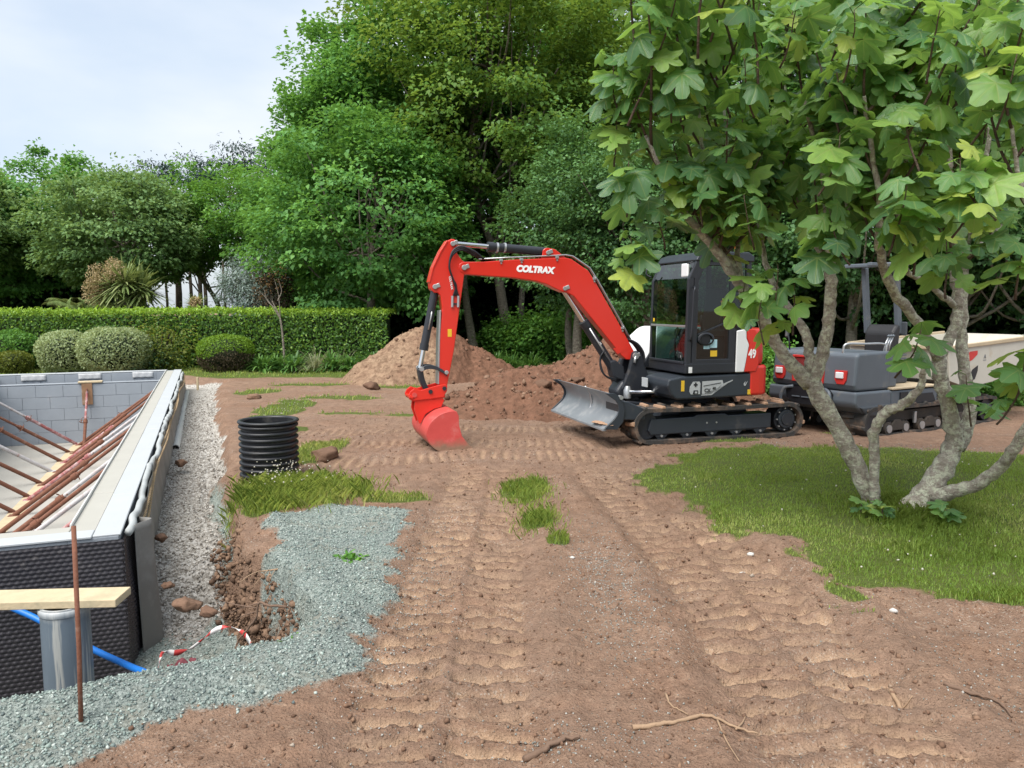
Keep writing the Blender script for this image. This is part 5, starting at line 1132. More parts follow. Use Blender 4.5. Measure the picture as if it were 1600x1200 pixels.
def fig_leaf_mat():
    t = NT('fig leaf'); uv = t.attr('luv', 'Vector'); sx = t.n('ShaderNodeSeparateXYZ'); t.l(uv, sx.inputs[0]); x, y = sx.outputs[0], sx.outputs[1]
    best = None
    for a in (0, 48, -48, 100, -100):
        ca, sa = math.cos(R(a)), math.sin(R(a))
        al = t.math('ADD', t.math('MULTIPLY', x, sa), t.math('MULTIPLY', y, ca)); ac = t.math('ABSOLUTE', t.math('SUBTRACT', t.math('MULTIPLY', x, ca), t.math('MULTIPLY', y, sa)))
        d = t.math('ADD', ac, t.math('MULTIPLY', t.math('LESS_THAN', al, 0.0), 1.0)); d = t.math('ADD', d, t.math('MULTIPLY', al, .012))
        best = d if best is None else t.math('MINIMUM', best, d)
    vein = t.ramp(best, (.012, 1), (.032, 0))
    hb = t.ramp(best, (0.0, 0), (.14, 1))
    a = t.attr('rnd', 'Fac')
    c = t.ramp(a, (0, (.055, .145, .070)), (.45, (.125, .275, .080)), (.8, (.24, .41, .09)), (1, (.42, .51, .10)))
    c = t.mix(t.ramp(t.noise(3, 4), (.35, 0), (.7, .45)), c, (.085, .18, .08))
    c = t.mix(t.math('MULTIPLY', vein, .62), c, (.30, .38, .12))
    rib = t.n('ShaderNodeTexWave'); rib.inputs['Scale'].default_value = 7; rib.inputs['Distortion'].default_value = 1.5; t.l(uv, rib.inputs[0])
    nb = t.bump(t.math('ADD', hb, t.math('MULTIPLY', rib.outputs[1], .25)), .55, .012)
    p = t.bsdf(c, .30, 0, nb, .6); tr = t.n('ShaderNodeBsdfTranslucent'); t.l(t.mix(.55, c, (.42, .66, .08)), tr.inputs[0])
    ms = t.n('ShaderNodeMixShader'); ms.inputs[0].default_value = .42; t.l(p, ms.inputs[1]); t.l(tr.outputs[0], ms.inputs[2]); return t.end(ms.outputs[0])
M['fig_leaf'] = fig_leaf_mat()
def fig_shape(rng, deep=.5):
    """lobed outline in polar form, y = leaf axis; returns verts, tris, luv"""
    A = []; 
    spec = [(0, 1.0, 19), (50, .92, 17), (103, .70, 18)]
    half = []
    for i, (a, r_, w_) in enumerate(spec):
        r_ *= rng.uniform(.92, 1.08)
        half += [(a-w_ if a else None, r_*.80), (a-w_*.45 if a else None, r_*.96), (a, r_), (a+w_*.45, r_*.96), (a+w_, r_*.80)]
        if i < 2:
            nx = spec[i+1][0]; half.append(((a+nx)/2, deep*rng.uniform(.85, 1.15)*(1 if i == 0 else .92)))
    half = [h for h in half if h[0] is not None]+[(128, .42), (150, .36), (168, .22)]
    out = [(h[0], h[1]) for h in half]+[(-h[0], h[1]*rng.uniform(.94, 1.06)) for h in half[1:][::-1]]
    o2 = np.array([(r_*math.sin(R(a)), r_*math.cos(R(a))) for a, r_ in out])
    n = len(o2); mid = o2*.52
    xy = np.concatenate([[(0, 0)], mid, o2]); rr = np.hypot(xy[:, 0], xy[:, 1])
    k1, k2, k3 = rng.uniform(.04, .48), rng.uniform(-.15, .35), rng.uniform(0, 6)
    z = -k1*rr**2-k2*xy[:, 0]**2+.05*np.sin(np.arctan2(xy[:, 0], xy[:, 1])*5+k3)*rr+.035*np.cos(np.arctan2(xy[:, 0], xy[:, 1])*7.5)*rr
    V = np.concatenate([xy, z[:, None]], 1); F = []
    for i in range(n):
        j = (i+1) % n; F += [(0, 1+j, 1+i), (1+i, 1+j, 1+n+j), (1+i, 1+n+j, 1+n+i)]
    return V, np.array(F), xy
_fr = np.random.default_rng(77)
FIGS = [fig_shape(_fr, d) for d in (.54, .60, .48, .66, .56, .72, .52, .58)]
nF = len(FIGS[0][0])
fig_me = []
for k, (V, F, xy) in enumerate(FIGS):
    me = raw_mesh('fig_leaf', V, F, True); set_attr(me, 'rnd', np.full(nF, [.08, .5, .3, .66, .82, .2, 1.0, .42][k]))
    at = me.attributes.new('luv', 'FLOAT_VECTOR', 'POINT'); at.data.foreach_set('vector', np.concatenate([xy, np.zeros((nF, 1))], 1).astype(np.float32).ravel()); me.materials.append(M['fig_leaf']); fig_me.append(me)
fig = empty('fig_tree', tuple(gz(1400, 800, 0))); tag(fig, 'large multi-stemmed fig tree with lichened bark in the right foreground', 'tree')
FO = np.array(fig.location)
LIMBS = {
 'trunk': [[(1372, 806, 6.6, .105), (1342, 733, 6.55, .085), (1303, 660, 6.5, .083), (1262, 590, 6.5, .088)],
           [(1412, 812, 6.4, .125), (1459, 755, 6.4, .108), (1494, 690, 6.4, .09)],
           [(1369, 800, 6.5, .05), (1367, 733, 6.4, .046), (1366, 677, 6.3, .047), (1385, 645, 6.2, .046), (1416, 629, 6.1, .042), (1440, 600, 6.0, .032), (1447, 555, 5.9, .02)]],
 'limb': [[(1266, 600, 6.5, .078), (1225, 556, 6.45, .062), (1186, 491, 6.4, .056), (1147, 430, 6.3, .05), (1108, 378, 6.2, .042), (1060, 320, 6.1, .03), (1009, 212, 6.0, .016)],
          [(1175, 470, 6.38, .036), (1140, 405, 6.45, .034), (1112, 350, 6.5, .028), (1098, 240, 6.5, .018), (1085, 120, 6.5, .01)],
          [(1160, 470, 6.4, .026), (1152, 380, 6.6, .024), (1138, 260, 6.8, .018), (1130, 120, 6.9, .01)],
          [(1268, 600, 6.5, .055), (1264, 551, 6.5, .05), (1256, 515, 6.55, .045), (1215, 455, 6.8, .034), (1190, 380, 7.0, .026), (1180, 250, 7.1, .015)],
          [(1268, 605, 6.48, .07), (1288, 545, 6.45, .06), (1294, 500, 6.42, .056), (1299, 450, 6.4, .052), (1297, 390, 6.35, .045), (1288, 290, 6.2, .03), (1255, 150, 6.0, .016)],
          [(1297, 430, 6.38, .032), (1268, 360, 6.6, .026), (1240, 280, 6.8, .02), (1225, 130, 7.0, .011)],
          [(1300, 410, 6.38, .028), (1325, 330, 6.1, .024), (1335, 200, 5.8, .016), (1340, 60, 5.7, .01)],
          [(1494, 700, 6.4, .08), (1485, 647, 6.38, .070), (1472, 595, 6.35, .066), (1466, 550, 6.32, .06)],
          [(1467, 560, 6.32, .05), (1433, 504, 6.2, .046), (1390, 443, 6.0, .042), (1375, 385, 5.8, .035), (1372, 300, 5.6, .025), (1350, 150, 5.4, .014)],
          [(1467, 560, 6.34, .05), (1485, 525, 6.36, .05), (1497, 490, 6.36, .05), (1494, 430, 6.38, .046), (1492, 340, 6.4, .036), (1478, 190, 6.45, .018)],
          [(1494, 480, 6.36, .030), (1455, 447, 6.2, .026), (1416, 420, 6.0, .022), (1405, 350, 5.8, .018), (1418, 220, 5.6, .011)],
          [(1498, 700, 6.45, .078), (1515, 650, 6.5, .06), (1511, 603, 6.52, .056), (1503, 540, 6.55, .054), (1505, 452, 6.6, .05), (1512, 370, 6.7, .042), (1540, 240, 6.8, .025), (1560, 90, 6.9, .012)],
          [(1455, 775, 6.35, .075), (1520, 759, 6.1, .057), (1563, 729, 5.9, .052), (1592, 690, 5.7, .047), (1640, 600, 5.5, .04), (1680, 450, 5.3, .03), (1690, 250, 5.2, .018)],
          [(1690, 420, 5.3, .03), (1610, 330, 5.0, .02), (1580, 200, 4.9, .012)],
          [(1512, 400, 6.7, .03), (1590, 320, 7.2, .022), (1640, 180, 7.4, .012)]]}
tips = []; upper = []
for nm, lst in LIMBS.items():
    for li, L in enumerate(lst):
        pts = catmull([tuple(gy(*p[:3])) for p in L], 6); rs = np.interp(np.linspace(0, len(L)-1, len(pts)), range(len(L)), [p[3] for p in L])
        q = [tuple(p-FO+_fr.normal(0, .006, 3)) for p in pts]; rs = [r_*.88*_fr.uniform(.93, 1.08) for r_ in rs]
        MB().tube(q, rs, 12).build(nm, M['fig_bark'], fig, smooth=True)
        for i, p in enumerate(pts):
            if p[2] > 2.05 and rs[i] < .05: upper.append((p, rs[i], pts[min(i+1, len(pts)-1)]-pts[max(i-1, 0)]))
        if pts[-1][2] > 2.3: tips.append((pts[-1], pts[-1]-pts[-3]))
# upright shoots from the limbs
leafP = []   # (pos, axis dir, up normal, size)
def shoot(p0, d0, ln, r0, nleaf, build=True):
    d = np.array(d0, float); d /= np.linalg.norm(d); p = np.array(p0, float); pts = [p.copy()]; m = 7
    for i in range(m):
        d = d+np.array([0, 0, .16])+_fr.normal(0, .09, 3); d /= np.linalg.norm(d); p = p+d*ln/m; pts.append(p.copy())
    if build: MB().tube([tuple(a-FO) for a in pts], [r0*(1-.6*i/m) for i in range(m+1)], 6).build('shoot', M['fig_twig'], fig, smooth=True)
    ph = _fr.random()*6
    for k in range(nleaf):
        t = .25+.75*(k/max(1, nleaf-1))**.8; f = t*m; i = min(int(f), m-1); q = pts[i]*(1-(f-i))+pts[i+1]*(f-i)
        a = ph+k*2.4+_fr.normal(0, .3); el = _fr.uniform(-.1, .7) if t < .9 else _fr.uniform(.2, 1.0)
        od = np.array([math.cos(a)*math.cos(el), math.sin(a)*math.cos(el), math.sin(el)]); pet = _fr.uniform(.06, .13); b = q+od*pet
        ax = np.array([math.cos(a+_fr.normal(0, .3)), math.sin(a+_fr.normal(0, .3)), _fr.uniform(-1.25, .1)]); ax /= np.linalg.norm(ax)
        sz = (.075+.14*_fr.random()**.8)*(1.0 if t < .92 else .75)
        leafP.append((b, ax, np.array([_fr.normal(0, .4)+.5*od[0], _fr.normal(0, .4)+.5*od[1]-.25, .9]), sz, q))
for (p, d) in tips: shoot(p, d, _fr.uniform(.35, .7), .010, 12)
idx_ = _fr.choice(len(upper), 84, replace=False)
for i in idx_:
    p, r_, d = upper[i]; a = _fr.random()*6.28
    shoot(p, np.array([math.cos(a)*.75, math.sin(a)*.75, .75]), _fr.uniform(.5, 1.35), .010+.004*_fr.random(), int(_fr.integers(11, 17)))
# low leafy sprays where the photograph shows them, and a dense upper crown
for (px, py, Y) in ((1000, 395, 6.0), (1040, 330, 6.1), (1215, 440, 5.9), (1240, 465, 5.9), (1195, 480, 5.9), (980, 280, 6.0), (960, 200, 6.0), (1150, 455, 6.2), (1400, 530, 5.6), (1520, 610, 6.1), (1560, 600, 5.2), (1590, 560, 5.1),
                    (1275, 380, 5.6), (1330, 350, 5.3), (1390, 330, 4.7), (1430, 360, 4.8), (1490, 300, 4.6), (1560, 270, 4.4), (1180, 330, 5.8), (1480, 400, 5.0), (1590, 400, 4.8), (1100, 300, 6.0), (1280, 240, 5.2), (1180, 120, 5.6), (1050, 130, 5.9), (970, 120, 6.0), (1440, 200, 4.8), (1560, 130, 4.6), (1320, 60, 5.0), (1450, 60, 4.8), (1220, 40, 5.4), (1580, 30, 4.7)):
    p = gy(px, py+18, Y); shoot(p-np.array([0, 0, .2]), (_fr.normal(0, .4), _fr.normal(0, .4)-.2, .8), .42, .008, 9 if py < 420 else 5)
# tall shoots rising out of the crown
for k in range(26):
    px = _fr.uniform(980, 1700); Y = _fr.uniform(5.4, 7.6); shoot(gy(px, _fr.uniform(60, 210), Y), (_fr.normal(0, .3), _fr.normal(0, .3), 1), _fr.uniform(.7, 1.2), .011, 15)
# order leaves by how large they show; the first 300 are objects of their own
cpos = np.array([0, 0, HC]); vis = []
for L in leafP:
    v = L[0]-cpos; d = np.linalg.norm(v); x = v[0]/v[1]; inview = abs(x) < .70 and (v[2]/v[1]) < .50; vis.append((L[3]/d) if inview else 0)
order = np.argsort(vis)[::-1]
def leaf_frame(L):
    ax = L[1]; n_ = L[2]-ax*np.dot(L[2], ax); n_ /= np.linalg.norm(n_); x = np.cross(ax, n_); return np.stack([x, ax, n_], 1)
pet = MB(); bigV = []; bigF = []; bigR = []; bigU = []; nb_ = 0
for rank, i in enumerate(order):
    L = leafP[i]; Rm = leaf_frame(L); k = int(_fr.integers(0, 8))
    if rank < 2300 or True:
        pet.tube([tuple(L[4]-FO), tuple(L[0]-FO)], [.0035, .0028], 3, False)
    if rank < 300:
        o = bpy.data.objects.new('fig_leaf', fig_me[k]); COL.objects.link(o); o.parent = fig
        Mx = Matrix.Identity(4)
        for a in range(3):
            for b in range(3): Mx[a][b] = Rm[a, b]*L[3]
            Mx[a][3] = (L[0]-FO)[a]
        o.matrix_local = Mx
    else:
        V, F, xy = FIGS[k]; bigV.append((V*L[3])@Rm.T+(L[0]-FO)); bigF.append(F+nb_*nF); bigR.append(np.full(nF, np.clip(_fr.normal(.48, .30), 0, 1))); bigU.append(np.concatenate([xy, np.zeros((nF, 1))], 1)); nb_ += 1
pet.build('petioles', leafmat('petiole', (.13, .2, .06), (.16, .24, .07), (.2, .28, .08)), fig, smooth=True)['kind'] = 'stuff'
me = raw_mesh('foliage', np.concatenate(bigV), np.concatenate(bigF), True); set_attr(me, 'rnd', np.concatenate(bigR))
at = me.attributes.new('luv', 'FLOAT_VECTOR', 'POINT'); at.data.foreach_set('vector', np.concatenate(bigU).astype(np.float32).ravel())
fo = mobj('foliage', me, M['fig_leaf'], fig); tag(fo, kind='stuff')
print('fig leaves', len(leafP))
# young suckers at the foot of the fig
def sucker(px, py, label, n, s):
    p = gz(px, py, .03); e = empty('fig_sucker', tuple(p)); tag(e, label, 'seedling')
    for k in range(n):
        a = k*2.4; h_ = .05+.09*_fr.random(); o = mobj('leaf', fig_me[int(_fr.integers(0, 8))], None, e); sc_ = s*_fr.uniform(.6, 1.1)
        ax = np.array([math.cos(a), math.sin(a), .25]); ax /= np.linalg.norm(ax); Rm = leaf_frame((None, ax, np.array([0, -.4, 1.0])))
        Mx = Matrix.Identity(4)
        for i in range(3):
            for j in range(3): Mx[i][j] = Rm[i, j]*sc_
        Mx[0][3], Mx[1][3], Mx[2][3] = math.cos(a)*.03, math.sin(a)*.03, h_; o.matrix_local = Mx
    MB().tube([(0, 0, -.03), (0, 0, .1)], .005, 5).build('stem', M['fig_twig'], e, smooth=True)
sucker(1345, 805, 'yellow-green fig shoot left of the left trunk foot', 6, .085); sucker(1378, 812, 'low dark fig shoot between the two trunk feet', 6, .08); sucker(1478, 815, 'broad-leaved shoot right of the right trunk foot', 6, .11)
# ================================================================== woods, hedge and garden
tr_rng = np.random.default_rng(101)
M['bark'] = bark_mat('grey bark', (.13, .11, .09), (.30, .265, .22), (.36, .37, .28), .56)
M['bark_dark'] = bark_mat('dark bark', (.045, .036, .028), (.10, .08, .062), (.14, .14, .10), .6)
M['maple'] = leafmat('sycamore leaves', (0.059, 0.169, 0.049), (0.122, 0.297, 0.072), (0.234, 0.452, 0.099), .55, .3, .3)
M['maple_lime'] = leafmat('lime sycamore leaves', (0.063, 0.149, 0.029), (0.121, 0.247, 0.041), (0.253, 0.345, 0.069), .55, .34, .3)
M['maple_dull'] = leafmat('dull sycamore leaves', (0.082, 0.168, 0.060), (0.157, 0.277, 0.097), (0.271, 0.395, 0.140), .6, .3, .3)
M['laurel'] = leafmat('glossy dark leaves', (0.039, 0.104, 0.039), (0.086, 0.195, 0.062), (0.187, 0.345, 0.109), .5, .22, .35)
M['pine'] = leafmat('pine needles', (0.015, 0.039, 0.030), (0.024, 0.060, 0.042), (0.042, 0.087, 0.060), .6, .12, .3)
M['under'] = leafmat('undergrowth leaves', (0.044, 0.132, 0.031), (0.110, 0.264, 0.048), (0.220, 0.417, 0.079), .55, .3, .3)
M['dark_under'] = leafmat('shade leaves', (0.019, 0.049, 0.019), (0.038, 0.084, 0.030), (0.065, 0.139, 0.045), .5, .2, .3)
def crown_mesh(name, rx, ry, zb, zt, ncl, nlf, size, rng, spread=.75, flat=.30, aspect=.75, shell=.5, lean=(0, 0), lowfill=0.0, droop=.35, lop=.32, jag=.25):
    """leaf clumps spread through an uneven crown; returns mesh arrays and clump centres"""
    C = []
    hz = (zt-zb)/2; zc = (zt+zb)/2
    while len(C) < ncl:
        v = rng.normal(size=3); v /= np.linalg.norm(v); r_ = shell+(1-shell)*rng.random()**.6
        bump = 1+lop*2*(vnoise(v[0]*1.7+v[2]*1.3+40+rx, v[1]*1.7-v[2]*.9+21+ry)-.5)
        p = v*r_*bump*np.array([rx, ry, hz]); p[2] += zc
        if p[2] < zb+.2 and rng.random() > lowfill: continue
        p[0] += lean[0]*(p[2]-zb)/max(.1, zt-zb); p[1] += lean[1]*(p[2]-zb)/max(.1, zt-zb); C.append(p)
    C = np.array(C); n = ncl*nlf; cid = np.repeat(np.arange(ncl), nlf)
    sc = rng.uniform(1-jag*1.4, 1+jag, ncl)*spread
    out = C-np.array([lean[0]*.5, lean[1]*.5, zc-hz*.3]); out /= np.linalg.norm(out, axis=1)[:, None]
    off = rng.normal(size=(n, 3))*np.array([1, 1, flat]); off *= (rng.random(n)**.35/np.maximum(.3, np.linalg.norm(off, axis=1)))[:, None]
    P = C[cid]+off*sc[cid][:, None]
    oh = np.hypot(off[:, 0], off[:, 1]); P[:, 2] -= droop*sc[cid]*oh**2*.6
    P += out[cid]*off[:, 2:3]*.2
    D = np.stack([off[:, 0], off[:, 1], np.zeros(n)], -1)+out[cid]*.5+rng.normal(0, .5, (n, 3)); D[:, 2] -= droop
    Nn = np.stack([rng.normal(0, .42, n), rng.normal(0, .42, n), np.ones(n)], -1)+out[cid]*.45
    S = size*rng.uniform(.7, 1.25, n)
    rn = np.clip(rng.normal(.42, .17, n)+rng.normal(0, .14, ncl)[cid]+.10*(P[:, 2]-zc)/hz, 0, 1)
    return P, D, Nn, S, rn, aspect, C
def tree(name, label, cat, loc, h, rx, zb, ncl, nlf, size, mat, trunk=None, r0=.22, bark='bark', group=None, seed=0, limbs=22, ry=None, **kw):
    rng = np.random.default_rng(seed+500); e = empty(name, loc); tag(e, label, cat, group)
    P, D, Nn, S, rn, asp, C = crown_mesh('crown', rx, ry or rx, zb, h, ncl, nlf, size, rng, **kw)
    quad_leaves('crown', P, D, Nn, S, asp, M[mat], rn, e)
    tp = trunk or [(0, 0, -.2), (rng.normal(0, .15), rng.normal(0, .15), h*.25), (rng.normal(0, .3), rng.normal(0, .3), h*.5), (rng.normal(0, .4), rng.normal(0, .4), h*.8)]
    tpt = catmull(tp, 5); k = len(tpt); MB().tube([tuple(p) for p in tpt], [r0*(1-.75*i/k)*(1.25 if i == 0 else 1) for i in range(k)], 9).build('trunk', M[bark], e, smooth=True)
    m = MB()
    for c in C[rng.choice(len(C), min(limbs, len(C)), replace=False)]:
        a = tpt[int(rng.integers(k//3, k-1))]; md = (a*.5+c*.5)+np.array([0, 0, -.12*np.linalg.norm(c-a)])+rng.normal(0, .15, 3)
        m.tube([tuple(p) for p in catmull([a, md, c], 4)], [r0*.28*(1-.8*i/9) for i in range(9)], 5, False)
    m.build('limbs', M[bark], e, smooth=True)
    return e
def again(src, label, loc, rz, s=1.0, group=None, sz=None):
    c = copy_tree(src); c.location = loc; c.rotation_euler = (0, 0, rz); c.scale = (s, s, sz or s); c['label'] = label
    if group: c['group'] = group
    return c
def X_(px, Y): return (px-800)/FP*Y
def Zt(py, Y): return HC+(478-py)/FP*Y
G1 = 'tall sycamores behind the excavator'; G2 = 'trees beyond the hedge'
# the tall group
tree('sycamore_tree', 'tallest dark green sycamore, its crown cut by the top of the picture left of centre', 'tree', (X_(690, 28.5), 28.5, 0), 14.0, 4.0, 2.6, 290, 190, .165, 'maple', [(0, 0, -.2), (.3, 0, 3), (-.2, .2, 7), (0, 0, 11.5)], .27, group=G1, seed=1, lowfill=.5)
s2 = tree('sycamore_tree', 'sycamore sloping down to the left of the tall group', 'tree', (X_(588, 28), 28, 0), 11.0, 2.8, 2.0, 210, 190, .165, 'maple', None, .24, group=G1, seed=2, lowfill=.6)
s4 = tree('sycamore_tree', 'lime-tinged sycamore with orange tips, its bent pale trunk above the excavator arm', 'tree', (X_(800, 25.5), 25.5, 0), 12.8, 3.9, 4.4, 250, 180, .155, 'maple_lime', [(0, 0, -.2), (-.28, 0, 1.6), (-.62, 0, 3.6), (-1.15, .1, 5.2), (-1.35, .2, 7.2), (-.6, .2, 10)], .20, group=G1, seed=3, limbs=34, lop=.4, shell=.35)
s5 = tree('sycamore_tree', 'low spreading sycamore drooping over the hedge left of the arm', 'tree', (X_(575, 23.8), 23.8, 0), 7.4, 2.9, 1.55, 200, 185, .15, 'maple', None, .17, group=G1, seed=4, lowfill=.9, flat=.26)
again(s2, 'leftmost tall sycamore, above the thin bare sapling', (X_(505, 29), 29, 0), 2.1, .80, G1)
again(s2, 'broad sycamore showing through behind the excavator boom', (X_(900, 31), 31, 0), 4.0, 1.24, G1)
again(s4, 'sycamore behind the laurel, its top between boom and fig', (X_(1010, 29.5), 29.5, 0), 2.6, 1.06, G1)
again(s2, 'sycamore rising behind the middle of the fig crown', (X_(1190, 27), 27, 0), 1.0, 1.1, G1)
again(s4, 'sycamore rising behind the right half of the fig crown', (X_(1400, 25), 25, 0), .7, 1.0, G1)
again(s2, 'sycamore at the right edge behind the fig', (X_(1590, 24), 24, 0), 3.0, 1.1, G1)
again(s2, 'shaded sycamore between the tallest one and the low drooping one', (X_(620, 33), 33, 0), 5.2, 1.05, G1)
# the row beyond the hedge on the left
t1 = tree('hedgerow_tree', 'rounded dull green tree above the palm, left of centre of the far row', 'tree', (X_(205, 30), 30, 0), 6.6, 2.9, 2.6, 170, 180, .155, 'maple_dull', None, .16, group=G2, seed=11, flat=.25, lop=.25)
t2 = tree('hedgerow_tree', 'highest tree of the far row with a ragged top', 'tree', (X_(100, 34), 34, 0), 8.2, 3.1, 2.3, 160, 180, .165, 'maple', None, .18, 'bark_dark', group=G2, seed=12, jag=.5)
again(t2, 'dark tree at the left edge of the picture', (X_(-30, 32), 32, 0), 2.3, .88, G2)
t3 = tree('hedgerow_tree', 'light open tree with sky gaps right of the far row', 'tree', (X_(345, 33), 33, 0), 7.2, 2.5, 3.3, 62, 165, .155, 'under', None, .13, group=G2, seed=13, lop=.45, shell=.3)
again(t3, 'light open tree with sky gaps where the far row meets the tall group', (X_(405, 31), 31, 0), 2.0, .98, G2)
again(t1, 'dull green tree half hidden behind the highest one', (X_(-110, 29), 29, 0), 1.4, 1.05, G2)
p1 = tree('pine_tree', 'dark flat-topped pine showing above the far row', 'tree', (X_(280, 44), 44, 0), 10.0, 2.2, 6.9, 46, 150, .22, 'pine', [(0, 0, -.2), (.1, 0, 3), (0, 0, 6), (.1, 0, 9.4)], .2, 'bark_dark', group=G2, seed=14, flat=.16, spread=.8, aspect=.28, lop=.5, jag=.4)
again(p1, 'dark pine top beside the tall sycamores', (X_(392, 42), 42, 0), 1.9, 1.02, G2); again(p1, 'lower dark pine with bare trunk behind the far row', (X_(230, 47), 47, 0), 3.1, .95, G2); again(p1, 'slender dark pine seen through the gap above the hedge', (X_(318, 46), 46, 0), 4.3, .82, G2)
# bare pine trunks in the gap
for k, (px, r_, h_) in enumerate(((281, .16, 4.6), (300, .10, 4.0), (322, .11, 4.2), (262, .08, 3.8), (352, .09, 4.2), (372, .10, 4.2))):
    Y = 36+k*.9; m = MB().tube([(0, 0, -.2), (.08, 0, h_*.5), (.02, 0, h_)], [r_, r_*.85, r_*.7], 8).build('bare_trunk', M['bark_dark'], smooth=True); m.location = (X_(px, Y), Y, 0)
    tag(m, 'bare dark trunk in the sky gap above the hedge, %s from the left' % ORD[[2, 3, 4, 0, 5, 1][k] if 0 else [1, 2, 3, 0, 4, 5][k]], 'trunk', 'bare trunks above the hedge')
# glossy evergreens near the excavator
l1 = tree('laurel_tree', 'glossy dark evergreen tree between the boom and the cab', 'tree', (X_(905, 20), 20, 0), 6.0, 2.0, 2.0, 190, 120, .105, 'laurel', [(0, 0, -.2), (-.05, 0, 1.2), (.15, 0, 2.6), (.2, 0, 4.2)], .15, 'bark', seed=21, lop=.35, spread=.55, lowfill=.5, group='evergreens behind the excavator')
again(l1, 'glossy dark evergreen with bent trunk just left of the cab', (X_(1010, 18.5), 18.5, 0), 2.4, .92, 'evergreens behind the excavator')
again(l1, 'dark evergreen behind the cab and fig trunk', (X_(1150, 18), 18, 0), 1.1, .95, 'evergreens behind the excavator'); again(l1, 'dark evergreen behind the dumper seat', (X_(1330, 16.5), 16.5, 0), 4.4, 1.0, 'evergreens behind the excavator'); again(l1, 'dark evergreen above the cream skip', (X_(1500, 15.5), 15.5, 0), 5.1, 1.05, 'evergreens behind the excavator'); again(l1, 'dark evergreen at the right edge behind the skip', (X_(1640, 14.8), 14.8, 0), 3.4, 1.0, 'evergreens behind the excavator')
# shrubs below the trees, each one on its own
def shrub(name, label, loc, rx, h, ncl, nlf, size, mat, seed, group=None, **kw):
    rng = np.random.default_rng(seed+900); e = empty(name, loc); tag(e, label, 'shrub', group)
    P, D, Nn, S, rn, asp, C = crown_mesh('f', rx, kw.pop('ry', rx), .05, h, ncl, nlf, size, rng, lowfill=1.0, **kw); P[:, 2] = np.maximum(P[:, 2], .02)
    quad_leaves('foliage', P, D, Nn, S, asp, M[mat], rn, e); m = MB()
    for k in range(7):
        a = rng.random()*6.28; m.tube([(0, 0, -.1), (math.cos(a)*rx*.25, math.sin(a)*rx*.25, h*.35), (math.cos(a)*rx*.6, math.sin(a)*rx*.6, h*.75)], [.03, .022, .01], 5, False)
    m.build('stems', M['bark_dark'], e, smooth=True); return e
GU = 'shrubs under the trees'
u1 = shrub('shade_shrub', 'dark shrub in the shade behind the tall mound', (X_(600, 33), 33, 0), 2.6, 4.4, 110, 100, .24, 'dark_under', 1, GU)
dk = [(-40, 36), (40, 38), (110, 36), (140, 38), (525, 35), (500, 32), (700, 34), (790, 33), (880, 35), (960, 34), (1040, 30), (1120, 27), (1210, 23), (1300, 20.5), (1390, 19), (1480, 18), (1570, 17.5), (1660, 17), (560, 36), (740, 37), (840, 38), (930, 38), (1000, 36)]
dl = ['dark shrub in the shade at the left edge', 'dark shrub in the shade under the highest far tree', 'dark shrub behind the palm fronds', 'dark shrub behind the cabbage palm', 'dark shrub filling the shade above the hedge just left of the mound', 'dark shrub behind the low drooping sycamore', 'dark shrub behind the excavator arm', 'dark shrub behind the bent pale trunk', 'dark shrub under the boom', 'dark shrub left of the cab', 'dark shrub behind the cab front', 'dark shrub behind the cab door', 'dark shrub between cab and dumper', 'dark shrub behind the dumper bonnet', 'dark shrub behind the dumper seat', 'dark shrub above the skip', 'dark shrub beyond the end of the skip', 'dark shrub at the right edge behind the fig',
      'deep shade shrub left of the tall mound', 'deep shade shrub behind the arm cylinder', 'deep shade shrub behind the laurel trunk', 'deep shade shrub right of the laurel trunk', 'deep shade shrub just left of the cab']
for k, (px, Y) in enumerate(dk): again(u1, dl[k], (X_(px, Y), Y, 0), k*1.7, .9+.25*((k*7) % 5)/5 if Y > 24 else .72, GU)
u2 = shrub('leafy_shrub', 'bright leafy shrub between the mounds and the laurel', (X_(860, 24), 24, 0), 1.1, 1.7, 60, 80, .13, 'under', 2, GU)
for k, (px, Y, s, lb) in enumerate(((960, 22, .9, 'bright shrub under the boom near the laurel trunk'), (985, 26, 1.1, 'bright shrub glimpsed left of the cab'), (925, 27, 1.0, 'bright shrub beyond the low heap'), (800, 25, .8, 'bright shrub beside the bent trunk foot'), (1200, 15, .6, 'bright shrub between cab and dumper bonnet'), (1560, 13.6, .45, 'bright shrub under the skip nose'))): again(u2, lb, (X_(px, Y), Y, 0), k*1.3, s, GU)
# loose trunks seen behind the arm
for k, (pts, r_, lb) in enumerate(([[(742, 552, 24.5), (735, 515, 24.5), (728, 470, 24.5), (722, 400, 24.6)], .17, 'thick short trunk just right of the excavator arm'], [[(893, 560, 21.5), (888, 520, 21.5), (890, 470, 21.5)], .14, 'dark straight trunk under the boom'], [[(815, 470, 26.5), (818, 400, 26.5), (800, 345, 26.5), (822, 290, 26.5), (790, 260, 26.5), (770, 225, 26.4)], .11, 'pale crooked branching trunk above the boom'])):
    P_ = [gy(*p) for p in pts[0:]] if not isinstance(pts[-1], float) else None
    c = catmull([tuple(p) for p in P_], 5); o0 = np.array([c[0][0], c[0][1], 0]); n_ = len(c)
    if k != 2: c = [np.array([c[0][0], c[0][1], -.2])]+c; n_ += 1
    else: c = [np.array([c[0][0]-.1, c[0][1], -.2])]+c; n_ += 1
    m = MB().tube([tuple(p-o0) for p in c], [r_*(1-.5*i/n_) for i in range(n_)], 9)
    o = m.build('tree_trunk', M['bark'], smooth=True); o.location = tuple(o0); tag(o, lb, 'trunk')
